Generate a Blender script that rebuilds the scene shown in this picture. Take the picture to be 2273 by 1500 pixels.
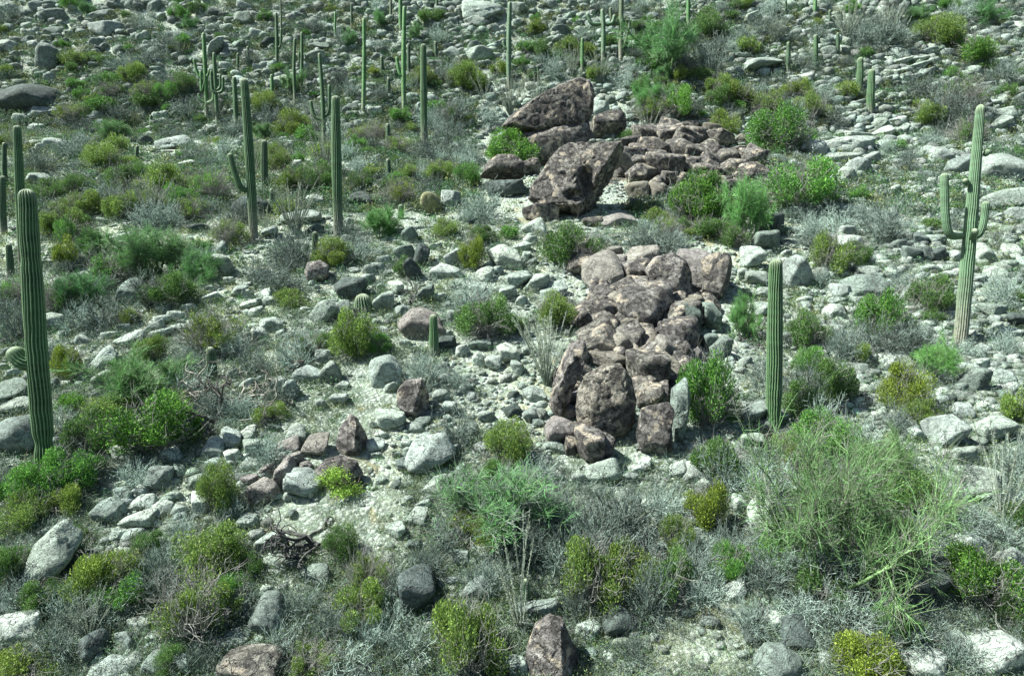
import bpy, bmesh, math, random
import numpy as np
R = math.radians
rng = np.random.default_rng(7)
random.seed(7)
scene = bpy.context.scene
for o in list(bpy.data.objects):
    bpy.data.objects.remove(o)
COL = scene.collection

# ------------------------------------------------------------------ camera, sky, sun, exposure
F, PITCH, W, H_ = 1450.0, R(8.0), 2273.0, 1500.0     # focal length in photo pixels
cd = bpy.data.cameras.new("camera")
cam = bpy.data.objects.new("camera", cd)
COL.objects.link(cam)
cd.sensor_width = 36.0
cd.lens = 36.0 * F / W
cd.clip_start, cd.clip_end = 0.1, 2000.0
HC = 12.0
cam.location = (0, 0, HC)
cam.rotation_euler = (R(90) - PITCH, 0, 0)
scene.camera = cam

SUN_EL = R(54)
SUN_DIR = np.array([-math.cos(SUN_EL) * math.cos(R(4)), -math.cos(SUN_EL) * math.sin(R(4)), math.sin(SUN_EL)])  # towards the sun
world = bpy.data.worlds.new("World")
scene.world = world
world.use_nodes = True
wt = world.node_tree
bg = wt.nodes["Background"]
sky = wt.nodes.new("ShaderNodeTexSky")
sky.sky_type = 'NISHITA'
sky.sun_disc = False
sky.sun_elevation = SUN_EL
sky.sun_rotation = math.atan2(SUN_DIR[0], SUN_DIR[1])
wt.links.new(sky.outputs[0], bg.inputs[0])
bg.inputs[1].default_value = 0.05
sd = bpy.data.lights.new("sun", 'SUN')
sd.energy = 5.0
sd.angle = R(0.5)
sd.color = (1.0, 0.985, 0.93)
sun = bpy.data.objects.new("sun", sd)
COL.objects.link(sun)
import mathutils
sun.rotation_euler = mathutils.Vector(SUN_DIR).to_track_quat('Z', 'Y').to_euler()
scene.view_settings.view_transform = 'Standard'
scene.view_settings.look = 'None'
scene.view_settings.exposure = 1.4
scene.view_settings.gamma = 1.0
scene.render.engine = 'CYCLES'
scene.cycles.max_bounces = 6
scene.cycles.diffuse_bounces = 2
scene.cycles.transparent_max_bounces = 4

# ------------------------------------------------------------------ noise
_prm = np.random.default_rng(3).permutation(256)
_val = np.random.default_rng(4).random(256)


def vnoise(p):
    p = np.asarray(p, float)
    i = np.floor(p).astype(np.int64)
    f = p - i
    u = f * f * (3 - 2 * f)
    x, y, z = i[:, 0] & 255, i[:, 1] & 255, i[:, 2] & 255
    def h(a, b, c):
        return _val[_prm[(_prm[(_prm[(x + a) & 255] + y + b) & 255] + z + c) & 255]]
    def L(a, b, t):
        return a + (b - a) * t
    ux, uy, uz = u[:, 0], u[:, 1], u[:, 2]
    return L(L(L(h(0, 0, 0), h(1, 0, 0), ux), L(h(0, 1, 0), h(1, 1, 0), ux), uy),
             L(L(h(0, 0, 1), h(1, 0, 1), ux), L(h(0, 1, 1), h(1, 1, 1), ux), uy), uz)


def fbm(p, o=4):
    p = np.asarray(p, float)
    s, a, t = 0.0, 0.5, 0.0
    for k in range(o):
        s = s + a * (vnoise(p * 2 ** k + 17.3 * k) - 0.5)
        t += a
        a *= 0.5
    return s / t * 2          # about -1..1


# ------------------------------------------------------------------ hillside profile and ground lookup
def s_of_y(y):
    """Photo pixels per metre on the ground at photo row y."""
    ys = np.array([-700, -500, -400, -300, -200, -100, 0, 100, 200, 300])
    ss = np.array([9.8, 12.6, 14.4, 16.2, 18.0, 19.9, 21.7, 23.5, 25.4, 27.6])
    y = np.asarray(y, float)
    return np.where(y >= 300, 3 + .082 * y, np.interp(y, ys, ss))


_py = np.linspace(3400, -700, 900)
_Z = F / s_of_y(_py)
_V = (_py - 750) * _Z / F
_cp, _sp = math.cos(PITCH), math.sin(PITCH)
PY = _Z * _cp - _V * _sp
PZ = HC - (_V * _cp + _Z * _sp)
k_ = np.ones(31) / 31
PZs = PZ.copy()
PZs[15:-15] = np.convolve(PZ, k_, 'valid')
PZ = PZs


def ground_z(x, y):
    x = np.atleast_1d(np.asarray(x, float))
    y = np.atleast_1d(np.asarray(y, float))
    z = np.interp(y, PY, PZ)
    near = np.clip((y - 4) / 20, 0.0, 1)
    z = np.where(y < PY[0], PZ[0] + (y - PY[0]) * (PZ[5] - PZ[0]) / (PY[5] - PY[0]), z)
    z = np.where(y > PY[-1], PZ[-1] + (y - PY[-1]) * 0.35, z)
    o = np.zeros_like(x)
    far = np.clip((y - 45) / 60, 0, 1)
    z = z + (0.25 + 1.6 * far) * fbm(np.stack([x / 13, y / 13, o], 1), 2)
    z = z + (0.16 + 0.35 * far) * fbm(np.stack([x / 3.7 + 9, y / 3.7, o + 4], 1), 2)
    z = z + 0.05 * fbm(np.stack([x / .8, y / .8, o + 8], 1), 2) * near
    return z


def ray_dir(px, py):
    X, V = (px - W / 2) / F, (py - H_ / 2) / F
    return np.array([X, _cp - V * _sp, -V * _cp - _sp])    # depth 1 along the optical axis


def at_depth(px, py, Z):
    return np.array([0, 0, HC]) + ray_dir(px, py) * Z


_ts = np.concatenate([np.arange(6, 30, .04), np.arange(30, 80, .12), np.arange(80, 330, .4)])


def ground_hit(px, py):
    d = ray_dir(px, py)
    P = np.array([0, 0, HC]) + d[None] * _ts[:, None]
    g = P[:, 2] - ground_z(P[:, 0], P[:, 1])
    k = np.argmax(g < 0)
    if g[k] >= 0:
        k = len(_ts) - 1
    if k:
        a, b = g[k - 1], g[k]
        t = _ts[k - 1] + (_ts[k] - _ts[k - 1]) * a / max(a - b, 1e-6)
    else:
        t = _ts[0]
    return np.array([0, 0, HC]) + d * t, t


def project(P):
    P = np.asarray(P, float)
    q = P - np.array([0, 0, HC])
    Z = q[..., 1] * _cp - q[..., 2] * _sp
    V = -(q[..., 1] * _sp + q[..., 2] * _cp)
    return W / 2 + F * q[..., 0] / Z, H_ / 2 + F * V / Z, Z


# ------------------------------------------------------------------ mesh helpers
def mesh_np(name, v, quads=None, tris=None, smooth=True, col=None, mat=None, attrs=None):
    v = np.asarray(v, np.float32)
    me = bpy.data.meshes.new(name)
    me.vertices.add(len(v))
    me.vertices.foreach_set("co", v.ravel())
    idx, tot = [], []
    if quads is not None and len(quads):
        quads = np.asarray(quads, np.int32)
        idx.append(quads.ravel()); tot.append(np.full(len(quads), 4, np.int32))
    if tris is not None and len(tris):
        tris = np.asarray(tris, np.int32)
        idx.append(tris.ravel()); tot.append(np.full(len(tris), 3, np.int32))
    idx = np.concatenate(idx); tot = np.concatenate(tot)
    me.loops.add(len(idx))
    me.loops.foreach_set("vertex_index", idx)
    me.polygons.add(len(tot))
    st = np.concatenate([[0], np.cumsum(tot)[:-1]]).astype(np.int32)
    me.polygons.foreach_set("loop_start", st)
    me.polygons.foreach_set("loop_total", tot)
    me.polygons.foreach_set("use_smooth", np.full(len(tot), smooth, bool))
    if col is not None:
        a = me.color_attributes.new("Col", 'FLOAT_COLOR', 'POINT')
        c = np.ones((len(v), 4), np.float32)
        c[:, :3] = col
        a.data.foreach_set("color", c.ravel())
    for k, x in (attrs or {}).items():
        a = me.attributes.new(k, 'FLOAT', 'POINT')
        a.data.foreach_set("value", np.asarray(x, np.float32))
    me.update(calc_edges=True)
    if mat is not None:
        me.materials.append(mat)
    return me


def link(name, data, parent=None, loc=None, rot=None, scl=None, color=None):
    o = bpy.data.objects.new(name, data)
    COL.objects.link(o)
    if parent is not None:
        o.parent = parent
    if loc is not None:
        o.location = [float(c) for c in loc]
    if rot is not None:
        o.rotation_euler = [float(c) for c in rot]
    if scl is not None:
        o.scale = [float(c) for c in scl]
    if color is not None:
        o.color = (*[float(c) for c in color], 1.0)
    return o


def tag(o, label=None, cat=None, group=None, kind=None):
    if label:
        o["label"] = label
    if cat:
        o["category"] = cat
    if group:
        o["group"] = group
    if kind:
        o["kind"] = kind
    return o


def tubes(P0, P1, r0, r1, sides=3):
    """Separate tapered segments, vectorised: verts, quads."""
    P0, P1 = np.asarray(P0, float), np.asarray(P1, float)
    n = len(P0)
    d = P1 - P0
    d /= np.maximum(np.linalg.norm(d, axis=1, keepdims=True), 1e-9)
    a = np.where(np.abs(d[:, 2:3]) < .9, np.array([[0, 0, 1.0]]), np.array([[1.0, 0, 0]]))
    u = np.cross(d, a); u /= np.linalg.norm(u, axis=1, keepdims=True)
    w = np.cross(d, u)
    th = np.arange(sides) * 2 * math.pi / sides
    ring = np.cos(th)[None, :, None] * u[:, None] + np.sin(th)[None, :, None] * w[:, None]
    A = P0[:, None] + ring * np.asarray(r0).reshape(-1, 1, 1)
    B = P1[:, None] + ring * np.asarray(r1).reshape(-1, 1, 1)
    v = np.concatenate([A, B], 1).reshape(-1, 3)
    base = (np.arange(n) * 2 * sides)[:, None]
    k = np.arange(sides); k2 = (k + 1) % sides
    q = np.stack([base + k, base + k2, base + sides + k2, base + sides + k], -1).reshape(-1, 4)
    return v, q


def unit(v):
    return v / np.maximum(np.linalg.norm(v, axis=-1, keepdims=True), 1e-9)


def grow(g, starts, dirs, lens, rads, levels, nseg=4, wob=.25, kids=4, ratio=.55, spread=.8, up=.1, rr=.55, tip=.35, k0=.35):
    """Vectorised branching: returns P0,P1,r0,r1,level for all segments and the twig tips."""
    out = []
    tips = None
    P, D, Ln, Rd = map(np.asarray, (starts, dirs, lens, rads))
    for lv in range(levels + 1):
        n = len(P)
        pts = [P]
        d = unit(D)
        p = P
        for s in range(nseg):
            d = unit(d + wob * g.normal(size=(n, 3)) + np.array([0, 0, up]))
            q = p + d * (Ln / nseg)[:, None]
            f0, f1 = 1 - (1 - tip) * s / nseg, 1 - (1 - tip) * (s + 1) / nseg
            out.append((p, q, Rd * f0, Rd * f1, np.full(n, lv)))
            p = q
            pts.append(p)
        tips = p
        if lv == levels:
            break
        pts = np.stack(pts, 1)
        K = kids[lv] if isinstance(kids, (list, tuple)) else kids
        t = k0 + (1 - k0) * g.random((n, K))
        t[:, 0] = 1.0
        fi = np.minimum((t * nseg).astype(int), nseg - 1)
        fr = t * nseg - fi
        a = np.take_along_axis(pts, fi[:, :, None].repeat(3, 2), 1)
        b = np.take_along_axis(pts, (fi + 1)[:, :, None].repeat(3, 2), 1)
        NP = a + (b - a) * fr[:, :, None]
        nd = unit(unit(b - a) + spread * g.normal(size=NP.shape))
        NL = (Ln[:, None] * ratio * (.6 + .8 * g.random((n, K))))
        NR = (Rd[:, None] * rr * np.ones((n, K)))
        P, D, Ln, Rd = NP.reshape(-1, 3), nd.reshape(-1, 3), NL.ravel(), NR.ravel()
    cat = [np.concatenate([o[k] for o in out]) for k in range(5)]
    return cat, tips


# ------------------------------------------------------------------ materials
def nodes(name):
    m = bpy.data.materials.new(name)
    m.use_nodes = True
    nt = m.node_tree
    b = nt.nodes["Principled BSDF"]
    b.inputs["Specular IOR Level"].default_value = .25
    return m, nt, b


class NT:
    def __init__(s, nt):
        s.nt = nt

    def n(s, t, **kw):
        x = s.nt.nodes.new(t)
        for k, v in kw.items():
            setattr(x, k, v)
        return x

    def l(s, a, b):
        s.nt.links.new(a, b)

    def noise(s, vec, scale, detail=4, rough=.6, dist=0.0):
        x = s.n("ShaderNodeTexNoise")
        x.inputs["Scale"].default_value = scale
        x.inputs["Detail"].default_value = detail
        x.inputs["Roughness"].default_value = rough
        x.inputs["Distortion"].default_value = dist
        s.l(vec, x.inputs["Vector"])
        return x

    def vor(s, vec, scale, feature='F1', rnd=1.0):
        x = s.n("ShaderNodeTexVoronoi", feature=feature)
        x.inputs["Scale"].default_value = scale
        x.inputs["Randomness"].default_value = rnd
        s.l(vec, x.inputs["Vector"])
        return x

    def ramp(s, fac, stops):
        x = s.n("ShaderNodeValToRGB")
        e = x.color_ramp.elements
        while len(e) < len(stops):
            e.new(.5)
        for i, (p, c) in enumerate(stops):
            e[i].position = p
            e[i].color = (*c, 1) if len(c) == 3 else c
        s.l(fac, x.inputs[0])
        return x.outputs[0]

    def mix(s, fac, a, b, mode='MIX'):
        x = s.n("ShaderNodeMix", data_type='RGBA', blend_type=mode)
        for sock, v in ((0, fac), (6, a), (7, b)):
            if hasattr(v, "links"):
                s.l(v, x.inputs[sock])
            elif sock == 0:
                x.inputs[0].default_value = v
            else:
                x.inputs[sock].default_value = (*v, 1)
        return x.outputs[2]

    def math(s, op, a, b=None, c=None):
        x = s.n("ShaderNodeMath", operation=op)
        for i, v in enumerate((a, b, c)):
            if v is None:
                continue
            if hasattr(v, "links"):
                s.l(v, x.inputs[i])
            else:
                x.inputs[i].default_value = v
        return x.outputs[0]

    def bump(s, h, strength, dist, normal=None):
        x = s.n("ShaderNodeBump")
        x.inputs["Strength"].default_value = strength
        x.inputs["Distance"].default_value = dist
        s.l(h, x.inputs["Height"])
        if normal is not None:
            s.l(normal, x.inputs["Normal"])
        return x.outputs[0]


g3 = lambda v: (v, v, v)


def rock_material(name, use_attr=False, varnish=False):
    m, nt, b = nodes(name)
    t = NT(nt)
    pos = t.n("ShaderNodeNewGeometry").outputs["Position"]
    if use_attr:
        tint = t.n("ShaderNodeVertexColor", layer_name="Col").outputs[0]
    else:
        tint = t.n("ShaderNodeObjectInfo").outputs["Color"]
    n1 = t.noise(pos, 1.7, 5, .62, .4).outputs[0]
    n2 = t.noise(pos, 7.0, 5, .7, .8).outputs[0]
    n3 = t.noise(pos, 30.0, 3, .7).outputs[0]
    mot = t.ramp(n1, [(.30, g3(.60)), (.5, g3(.95)), (.68, g3(1.3))])
    c = t.mix(1.0, tint, mot, 'MULTIPLY')
    sp = t.ramp(n2, [(.36, g3(.38)), (.5, g3(.95)), (.66, g3(1.22))])
    c = t.mix(.85, c, sp, 'MULTIPLY')
    gr = t.ramp(n3, [(.32, g3(.45)), (.52, g3(1.0)), (.7, g3(1.2))])
    c = t.mix(.8, c, gr, 'MULTIPLY')
    # lichen: dark teal and pale patches with their own outline
    li = t.noise(pos, 3.1, 6, .7, 1.2).outputs[0]
    lm = t.ramp(li, [(.57, g3(0)), (.62, g3(1))])
    c = t.mix(t.math('MULTIPLY', lm, .35), c, (.16, .18, .155))
    if varnish:
        va = t.noise(pos, 1.05, 6, .66, .9).outputs[0]
        vm = t.ramp(va, [(.44, g3(0)), (.53, g3(1))])
        c = t.mix(t.math('MULTIPLY', vm, .72), c, t.mix(1.0, (.062, .060, .058), sp, 'MULTIPLY'))
        mo = t.noise(pos, 5.5, 4, .65, .6).outputs[0]
        c = t.mix(.9, c, t.ramp(mo, [(.40, g3(.42)), (.50, g3(1.0)), (.60, g3(1.55))]), 'MULTIPLY')
        tn = t.noise(pos, 1.9, 5, .6, .5).outputs[0]
        tm = t.ramp(tn, [(.56, g3(0)), (.63, g3(1))])
        c = t.mix(t.math('MULTIPLY', tm, .75), c, t.mix(1.0, (.50, .45, .34), gr, 'MULTIPLY'))
    # joints and cracks
    wp = t.n("ShaderNodeVectorMath", operation='ADD')
    nv = t.noise(pos, 2.3, 3, .6)
    sc = t.n("ShaderNodeVectorMath", operation='SCALE')
    t.l(nv.outputs["Color"], sc.inputs[0]); sc.inputs["Scale"].default_value = .55
    t.l(pos, wp.inputs[0]); t.l(sc.outputs[0], wp.inputs[1])
    cr = t.vor(wp.outputs[0], 3.2 if varnish else 2.6, 'DISTANCE_TO_EDGE').outputs["Distance"]
    cm = t.ramp(cr, [(.0, g3(0)), (.028, g3(1))])
    pick = t.ramp(n1, [(.38, g3(0)), (.46, g3(1))] if varnish else [(.42, g3(0)), (.52, g3(1))])
    dark = t.math('MULTIPLY', t.math('SUBTRACT', 1.0, cm), pick)
    c = t.mix(t.math('MULTIPLY', dark, .75 if varnish else .4), c, (.03, .032, .03))
    h = t.math('ADD', t.math('MULTIPLY', n2, .6), t.math('MULTIPLY', n3, .35))
    h = t.math('SUBTRACT', h, t.math('MULTIPLY', dark, .5))
    t.l(c, b.inputs["Base Color"])
    b.inputs["Roughness"].default_value = .92
    t.l(t.bump(h, .9, .16), b.inputs["Normal"])
    return m


M_ROCK = rock_material("granite")
M_VARN = rock_material("varnished_granite", varnish=True)
M_STONE = rock_material("loose_granite", use_attr=True)


def ground_material():
    m, nt, b = nodes("hillside_soil")
    t = NT(nt)
    pos = t.n("ShaderNodeNewGeometry").outputs["Position"]
    n0 = t.noise(pos, .35, 4, .6, .5).outputs[0]
    n1 = t.noise(pos, 2.2, 6, .7, .6).outputs[0]
    n2 = t.noise(pos, 14.0, 5, .75, .8).outputs[0]
    c = t.ramp(n0, [(.35, (.18, .24, .19)), (.5, (.30, .375, .295)), (.63, (.42, .49, .35))])
    c = t.mix(.9, c, t.ramp(n1, [(.32, g3(.40)), (.5, g3(.9)), (.66, g3(1.25))]), 'MULTIPLY')
    c = t.mix(.9, c, t.ramp(n2, [(.36, g3(.35)), (.5, g3(.95)), (.64, g3(1.3))]), 'MULTIPLY')
    v = t.vor(pos, 9.0)
    pv = t.ramp(v.outputs["Distance"], [(.0, g3(1)), (.55, g3(.4)), (.8, g3(.0))])
    keep = t.ramp(v.outputs["Color"], [(.45, g3(0)), (.5, g3(1))])
    st = t.mix(t.math('MULTIPLY', keep, .7), c, t.mix(1.0, (.47, .545, .48), t.ramp(n2, [(.3, g3(.6)), (.7, g3(1.2))]), 'MULTIPLY'))
    gt = t.noise(pos, .8, 5, .65, 1.0).outputs[0]
    gm = t.ramp(gt, [(.56, g3(0)), (.66, g3(.6))])
    c = t.mix(gm, st, t.mix(1.0, (.30, .27, .13), t.ramp(n2, [(.3, g3(.5)), (.7, g3(1.3))]), 'MULTIPLY'))
    t.l(c, b.inputs["Base Color"])
    b.inputs["Roughness"].default_value = .95
    h = t.math('ADD', t.math('MULTIPLY', n2, .5), t.math('MULTIPLY', t.math('MULTIPLY', pv, keep), .8))
    t.l(t.bump(h, 1.0, .12), b.inputs["Normal"])
    return m


def plant_material(name, trans=.3, rough=.6, obj_tint=True, noise=0.0):
    m, nt, b = nodes(name)
    t = NT(nt)
    c = t.n("ShaderNodeVertexColor", layer_name="Col").outputs[0]
    if obj_tint:
        c = t.mix(1.0, c, t.n("ShaderNodeObjectInfo").outputs["Color"], 'MULTIPLY')
    if noise:
        pos = t.n("ShaderNodeNewGeometry").outputs["Position"]
        c = t.mix(noise, c, t.ramp(t.noise(pos, 12, 4, .7).outputs[0], [(.35, g3(.5)), (.65, g3(1.3))]), 'MULTIPLY')
    t.l(c, b.inputs["Base Color"])
    b.inputs["Roughness"].default_value = rough
    if trans:
        tr = t.n("ShaderNodeBsdfTranslucent")
        t.l(c, tr.inputs[0])
        mx = t.n("ShaderNodeMixShader")
        mx.inputs[0].default_value = trans
        t.l(b.outputs[0], mx.inputs[1]); t.l(tr.outputs[0], mx.inputs[2])
        t.l(mx.outputs[0], nt.nodes["Material Output"].inputs[0])
    return m


M_LEAF = plant_material("leaves", .3)
M_TWIG = plant_material("twigs", 0, .8)
M_WOOD = plant_material("dead_wood", 0, .9, noise=.8)
M_GRASS = plant_material("dry_grass", .25, .7, obj_tint=False)


def cactus_material():
    m, nt, b = nodes("saguaro_skin")
    t = NT(nt)
    pos = t.n("ShaderNodeNewGeometry").outputs["Position"]
    rib = t.n("ShaderNodeAttribute", attribute_name="rib").outputs["Fac"]
    bark = t.n("ShaderNodeAttribute", attribute_name="bark").outputs["Fac"]
    fuzz = t.n("ShaderNodeAttribute", attribute_name="fuzz").outputs["Fac"]
    tint = t.n("ShaderNodeObjectInfo").outputs["Color"]
    n = t.noise(pos, 9, 4, .7).outputs[0]
    mp = t.n("ShaderNodeMapping"); mp.inputs["Scale"].default_value = (.4, .4, 5)
    t.l(pos, mp.inputs[0])
    bands = t.noise(mp.outputs[0], 1.0, 3, .6).outputs[0]
    skin = t.mix(.8, tint, t.ramp(bands, [(.35, g3(.55)), (.62, g3(1.25))]), 'MULTIPLY')
    skin = t.mix(.5, skin, t.ramp(n, [(.35, g3(.6)), (.65, g3(1.2))]), 'MULTIPLY')
    sp = t.n("ShaderNodeTexNoise"); sp.inputs["Scale"].default_value = 55; t.l(pos, sp.inputs["Vector"])
    rm = t.math('MULTIPLY', t.ramp(rib, [(.5, g3(0)), (.95, g3(1))]), t.ramp(sp.outputs[0], [(.35, g3(.45)), (.6, g3(1))]))
    c = t.mix(t.math('MULTIPLY', rm, .75), skin, (.20, .32, .165))
    c = t.mix(bark, c, t.mix(.8, (.26, .26, .21), t.ramp(n, [(.35, g3(.4)), (.65, g3(1.4))]), 'MULTIPLY'))
    c = t.mix(fuzz, c, (.34, .39, .27))
    t.l(c, b.inputs["Base Color"])
    sc_ = t.ramp(t.noise(pos, 4.5, 5, .75, .6).outputs[0], [(.60, g3(0)), (.66, g3(1))])
    c = t.mix(t.math('MULTIPLY', sc_, .55), c, (.15, .14, .10))
    t.l(c, b.inputs["Base Color"])
    b.inputs["Roughness"].default_value = .55
    t.l(t.bump(sp.outputs[0], .35, .02), b.inputs["Normal"])
    return m


M_CACTUS = cactus_material()

# ------------------------------------------------------------------ ground
def build_ground():
    ys = np.concatenate([np.linspace(3300, 1560, 70), np.arange(1556, -330, -4.5), np.linspace(-335, -690, 50)])
    Z = F / s_of_y(ys)
    V = (ys - 750) * Z / F
    Yr = Z * _cp - V * _sp
    Yr = np.concatenate([[-14, -4], Yr[Yr > 0], [Yr.max() + 80, Yr.max() + 300]])
    Yr = np.unique(np.round(Yr, 4))
    u = np.linspace(-1, 1, 620)
    u = np.sign(u) * (np.abs(u) * .62 + .38 * np.abs(u) ** 3)
    half = np.maximum(16, 9 + 1.55 * np.maximum(Yr, 0))
    X = u[None] * half[:, None]
    Y = np.repeat(Yr[:, None], len(u), 1)
    z = ground_z(X.ravel(), Y.ravel())
    v = np.stack([X.ravel(), Y.ravel(), z], 1)
    nr, nc = X.shape
    i = np.arange(nr - 1)[:, None] * nc + np.arange(nc - 1)[None]
    q = np.stack([i, i + 1, i + nc + 1, i + nc], -1).reshape(-1, 4)
    me = mesh_np("hillside", v, q, mat=ground_material())
    tag(link("hillside", me), kind="structure")


build_ground()

# ------------------------------------------------------------------ bookkeeping for labels
ITEMS = []          # (object, kind word, look phrase, px, py, w, h) for things that get their label from their neighbours
COVER = []          # picture ellipses of what already stands: (x, y, w, h)


# ------------------------------------------------------------------ rocks
_ico = {}


def ico(sub):
    if sub not in _ico:
        bm = bmesh.new()
        bmesh.ops.create_icosphere(bm, subdivisions=sub, radius=1)
        bm.verts.ensure_lookup_table()
        _ico[sub] = (np.array([v.co[:] for v in bm.verts]), np.array([[v.index for v in f.verts] for f in bm.faces]))
        bm.free()
    return _ico[sub]


def rock_verts(seed, sub, poly=None, planes=None, depth=1.0, nf=11, p=9, rough=.10, crack=.05, fq=1.6, cuts=(), dents=(), strata=0.0):
    g = np.random.default_rng(seed)
    d, f = ico(sub)
    N = unit(g.normal(size=(nf, 3)))
    h = g.uniform(.70, 1.0, nf)
    s = np.maximum(d @ N.T, 0) / h
    s = np.concatenate([s, np.abs(d) / 1.06], 1)
    r = (s ** p).sum(1) ** (-1 / p)
    v = d * r[:, None]
    if poly is not None:
        poly = np.asarray(poly, float)
        # star-shaped outline about the origin, resampled
        a, b = poly, np.roll(poly, -1, 0)
        t = np.linspace(0, 1, 40, endpoint=False)[:, None, None]
        pts = (a[None] + (b - a)[None] * t).reshape(-1, 2)
        th = np.arctan2(pts[:, 1], pts[:, 0]); rr = np.hypot(pts[:, 0], pts[:, 1])
        o = np.argsort(th)
        th, rr = th[o], rr[o]
        phi = np.arctan2(d[:, 2], d[:, 0])
        Rp = np.interp(phi, th, rr, period=2 * math.pi)
        q = np.hypot(d[:, 0], d[:, 2])
        rad = Rp * np.where(q > 1e-6, q, 1e-6) ** .72
        mod = np.clip(r, .8, 1.12) ** .35
        v = np.stack([np.cos(phi) * rad, d[:, 1] * np.clip(r, .7, 1.1) * depth, np.sin(phi) * rad], 1)
    for n, hh in cuts:
        n = unit(np.array(n, float))
        e = v @ n - hh
        v = v - n[None] * (np.maximum(e, 0) * .93)[:, None]
    for (dx, dz_, rx_, rz_, dd) in dents:
        q_ = ((v[:, 0] - dx) / rx_) ** 2 + ((v[:, 2] - dz_) / rz_) ** 2
        v[:, 1] += dd * np.exp(-q_ ** 2) * (v[:, 1] < 0)
    nrm = unit(v)
    sz = np.abs(v).max() if poly is not None else 1.0
    w = v / sz
    o3 = g.random(3) * 90
    q = w * fq + o3
    q2 = q + .5 * np.stack([fbm(q * 1.3 + 5, 2), fbm(q * 1.3 + 25, 2), fbm(q * 1.3 + 45, 2)], 1)
    dis = rough * fbm(q2, 5)
    c = vnoise(q2 * 1.5 + 7)
    dis = dis - crack * np.exp(-((c - .5) / .035) ** 2)
    c2 = vnoise(q2 * 2.9 + 31)
    dis = dis - crack * .6 * np.exp(-((c2 - .5) / .05) ** 2)
    if strata:
        ss = (w[:, 0] * .45 + w[:, 2] * .3 + w[:, 1] * .2 + .12 * fbm(q, 2)) * strata
        dis = dis - .045 * np.exp(-((ss - np.floor(ss) - .5) / .12) ** 2)
    v = v + nrm * (dis * sz)[:, None]
    return v, f


def rock_mesh(name, seed, sub, mat, **kw):
    v, f = rock_verts(seed, sub, **kw)
    return mesh_np(name, v, tris=f, mat=mat)


VARS = [rock_mesh("boulder", 100 + i, 4, M_ROCK, nf=int(7 + i % 6), p=[9, 22, 30, 14][i % 4], rough=[.06, .09, .07][i % 3], crack=[.03, .06, .045][i % 3]) for i in range(20)]
SLABS = [rock_mesh("boulder", 200 + i, 4, M_ROCK, nf=8, p=30, rough=.08, crack=.07, fq=2.2) for i in range(8)]
PVARS = [rock_mesh("boulder", 300 + i, 4, M_VARN, nf=7 + i % 4, p=[22, 34, 48][i % 3], rough=.055, crack=.035) for i in range(12)]

TINT = {
    'p': (.37, .455, .39), 'w': (.47, .56, .48), 'g': (.225, .29, .25), 'd': (.10, .135, .12),
    'k': (.215, .212, .185), 'r': (.30, .292, .265), 'y': (.38, .40, .22), 'b': (.235, .228, .187),
}
LOOK = {'p': 'pale grey', 'w': 'whitish', 'g': 'mid grey', 'd': 'dark grey', 'k': 'brown', 'r': 'pinkish', 'y': 'yellow lichened', 'b': 'tan brown'}


def put_rock(cx, cy, w, h, c='p', rot=0, seed=None, label=None, group=None, slab=False, sink=.42, mesh=None, depthk=1.0, name='boulder'):
    g = np.random.default_rng(int(cx * 7 + cy * 13) if seed is None else seed)
    if name == 'outcrop_rock':
        w, h = w * 1.2, h * 1.15
    _, Z = ground_hit(cx, cy + h * sink)
    s = F / Z
    rx, rz = w / 2 / s, h / 2 / s
    ry = math.sqrt(rx * max(rz, rx * .6)) * depthk * .95
    P = at_depth(cx, cy, Z + ry * (.12 if c in 'kr' else .22))
    if mesh is None:
        pool = PVARS if c in 'k' else (SLABS if slab or w > 2.2 * h else VARS)
        mesh = pool[int(g.integers(len(pool)))]
    k = 1.0 / .92
    jit = tuple(np.array(TINT[c]) * g.uniform(.85, 1.12) * np.array([1, g.uniform(.98, 1.02), g.uniform(.96, 1.04)]))
    spin = g.choice([0, math.pi]) + g.uniform(-.35, .35)
    o = link(name, mesh, loc=P, scl=(rx * k, ry * k, rz * k), color=jit)
    e = mathutils.Matrix.Rotation(R(-rot), 4, 'Y') 
    # spin the shape before scaling: keep it simple, rotate about the upright axis by half turns only
    o.rotation_euler = (e @ mathutils.Matrix.Rotation(float(g.uniform(-.2, .2)), 4, 'Z') @ mathutils.Matrix.Rotation(float(g.uniform(.08, .38)), 4, 'X')).to_euler()
    if rng.random() < .5:
        o.scale.x *= -1
        o.scale.y *= -1
    size = w / s
    sw = 'small' if size < .45 else ('large' if size > 1.3 else 'knee-high')
    shp = 'flat' if w > 1.9 * h else ('upright' if h > 1.25 * w else ('angular' if g.random() < .5 else 'rounded'))
    if label:
        tag(o, label, name.replace('_', ' '), group)
    else:
        tag(o, None, name.replace('_', ' '), group or 'boulders strewn over the hillside')
        ITEMS.append((o, name.replace('_', ' '), f"{shp} {LOOK[c]} {name.split('_')[-1]}", cx, cy, w, h))
    COVER.append((cx, cy, w, h, 'rock'))
    return o


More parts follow.
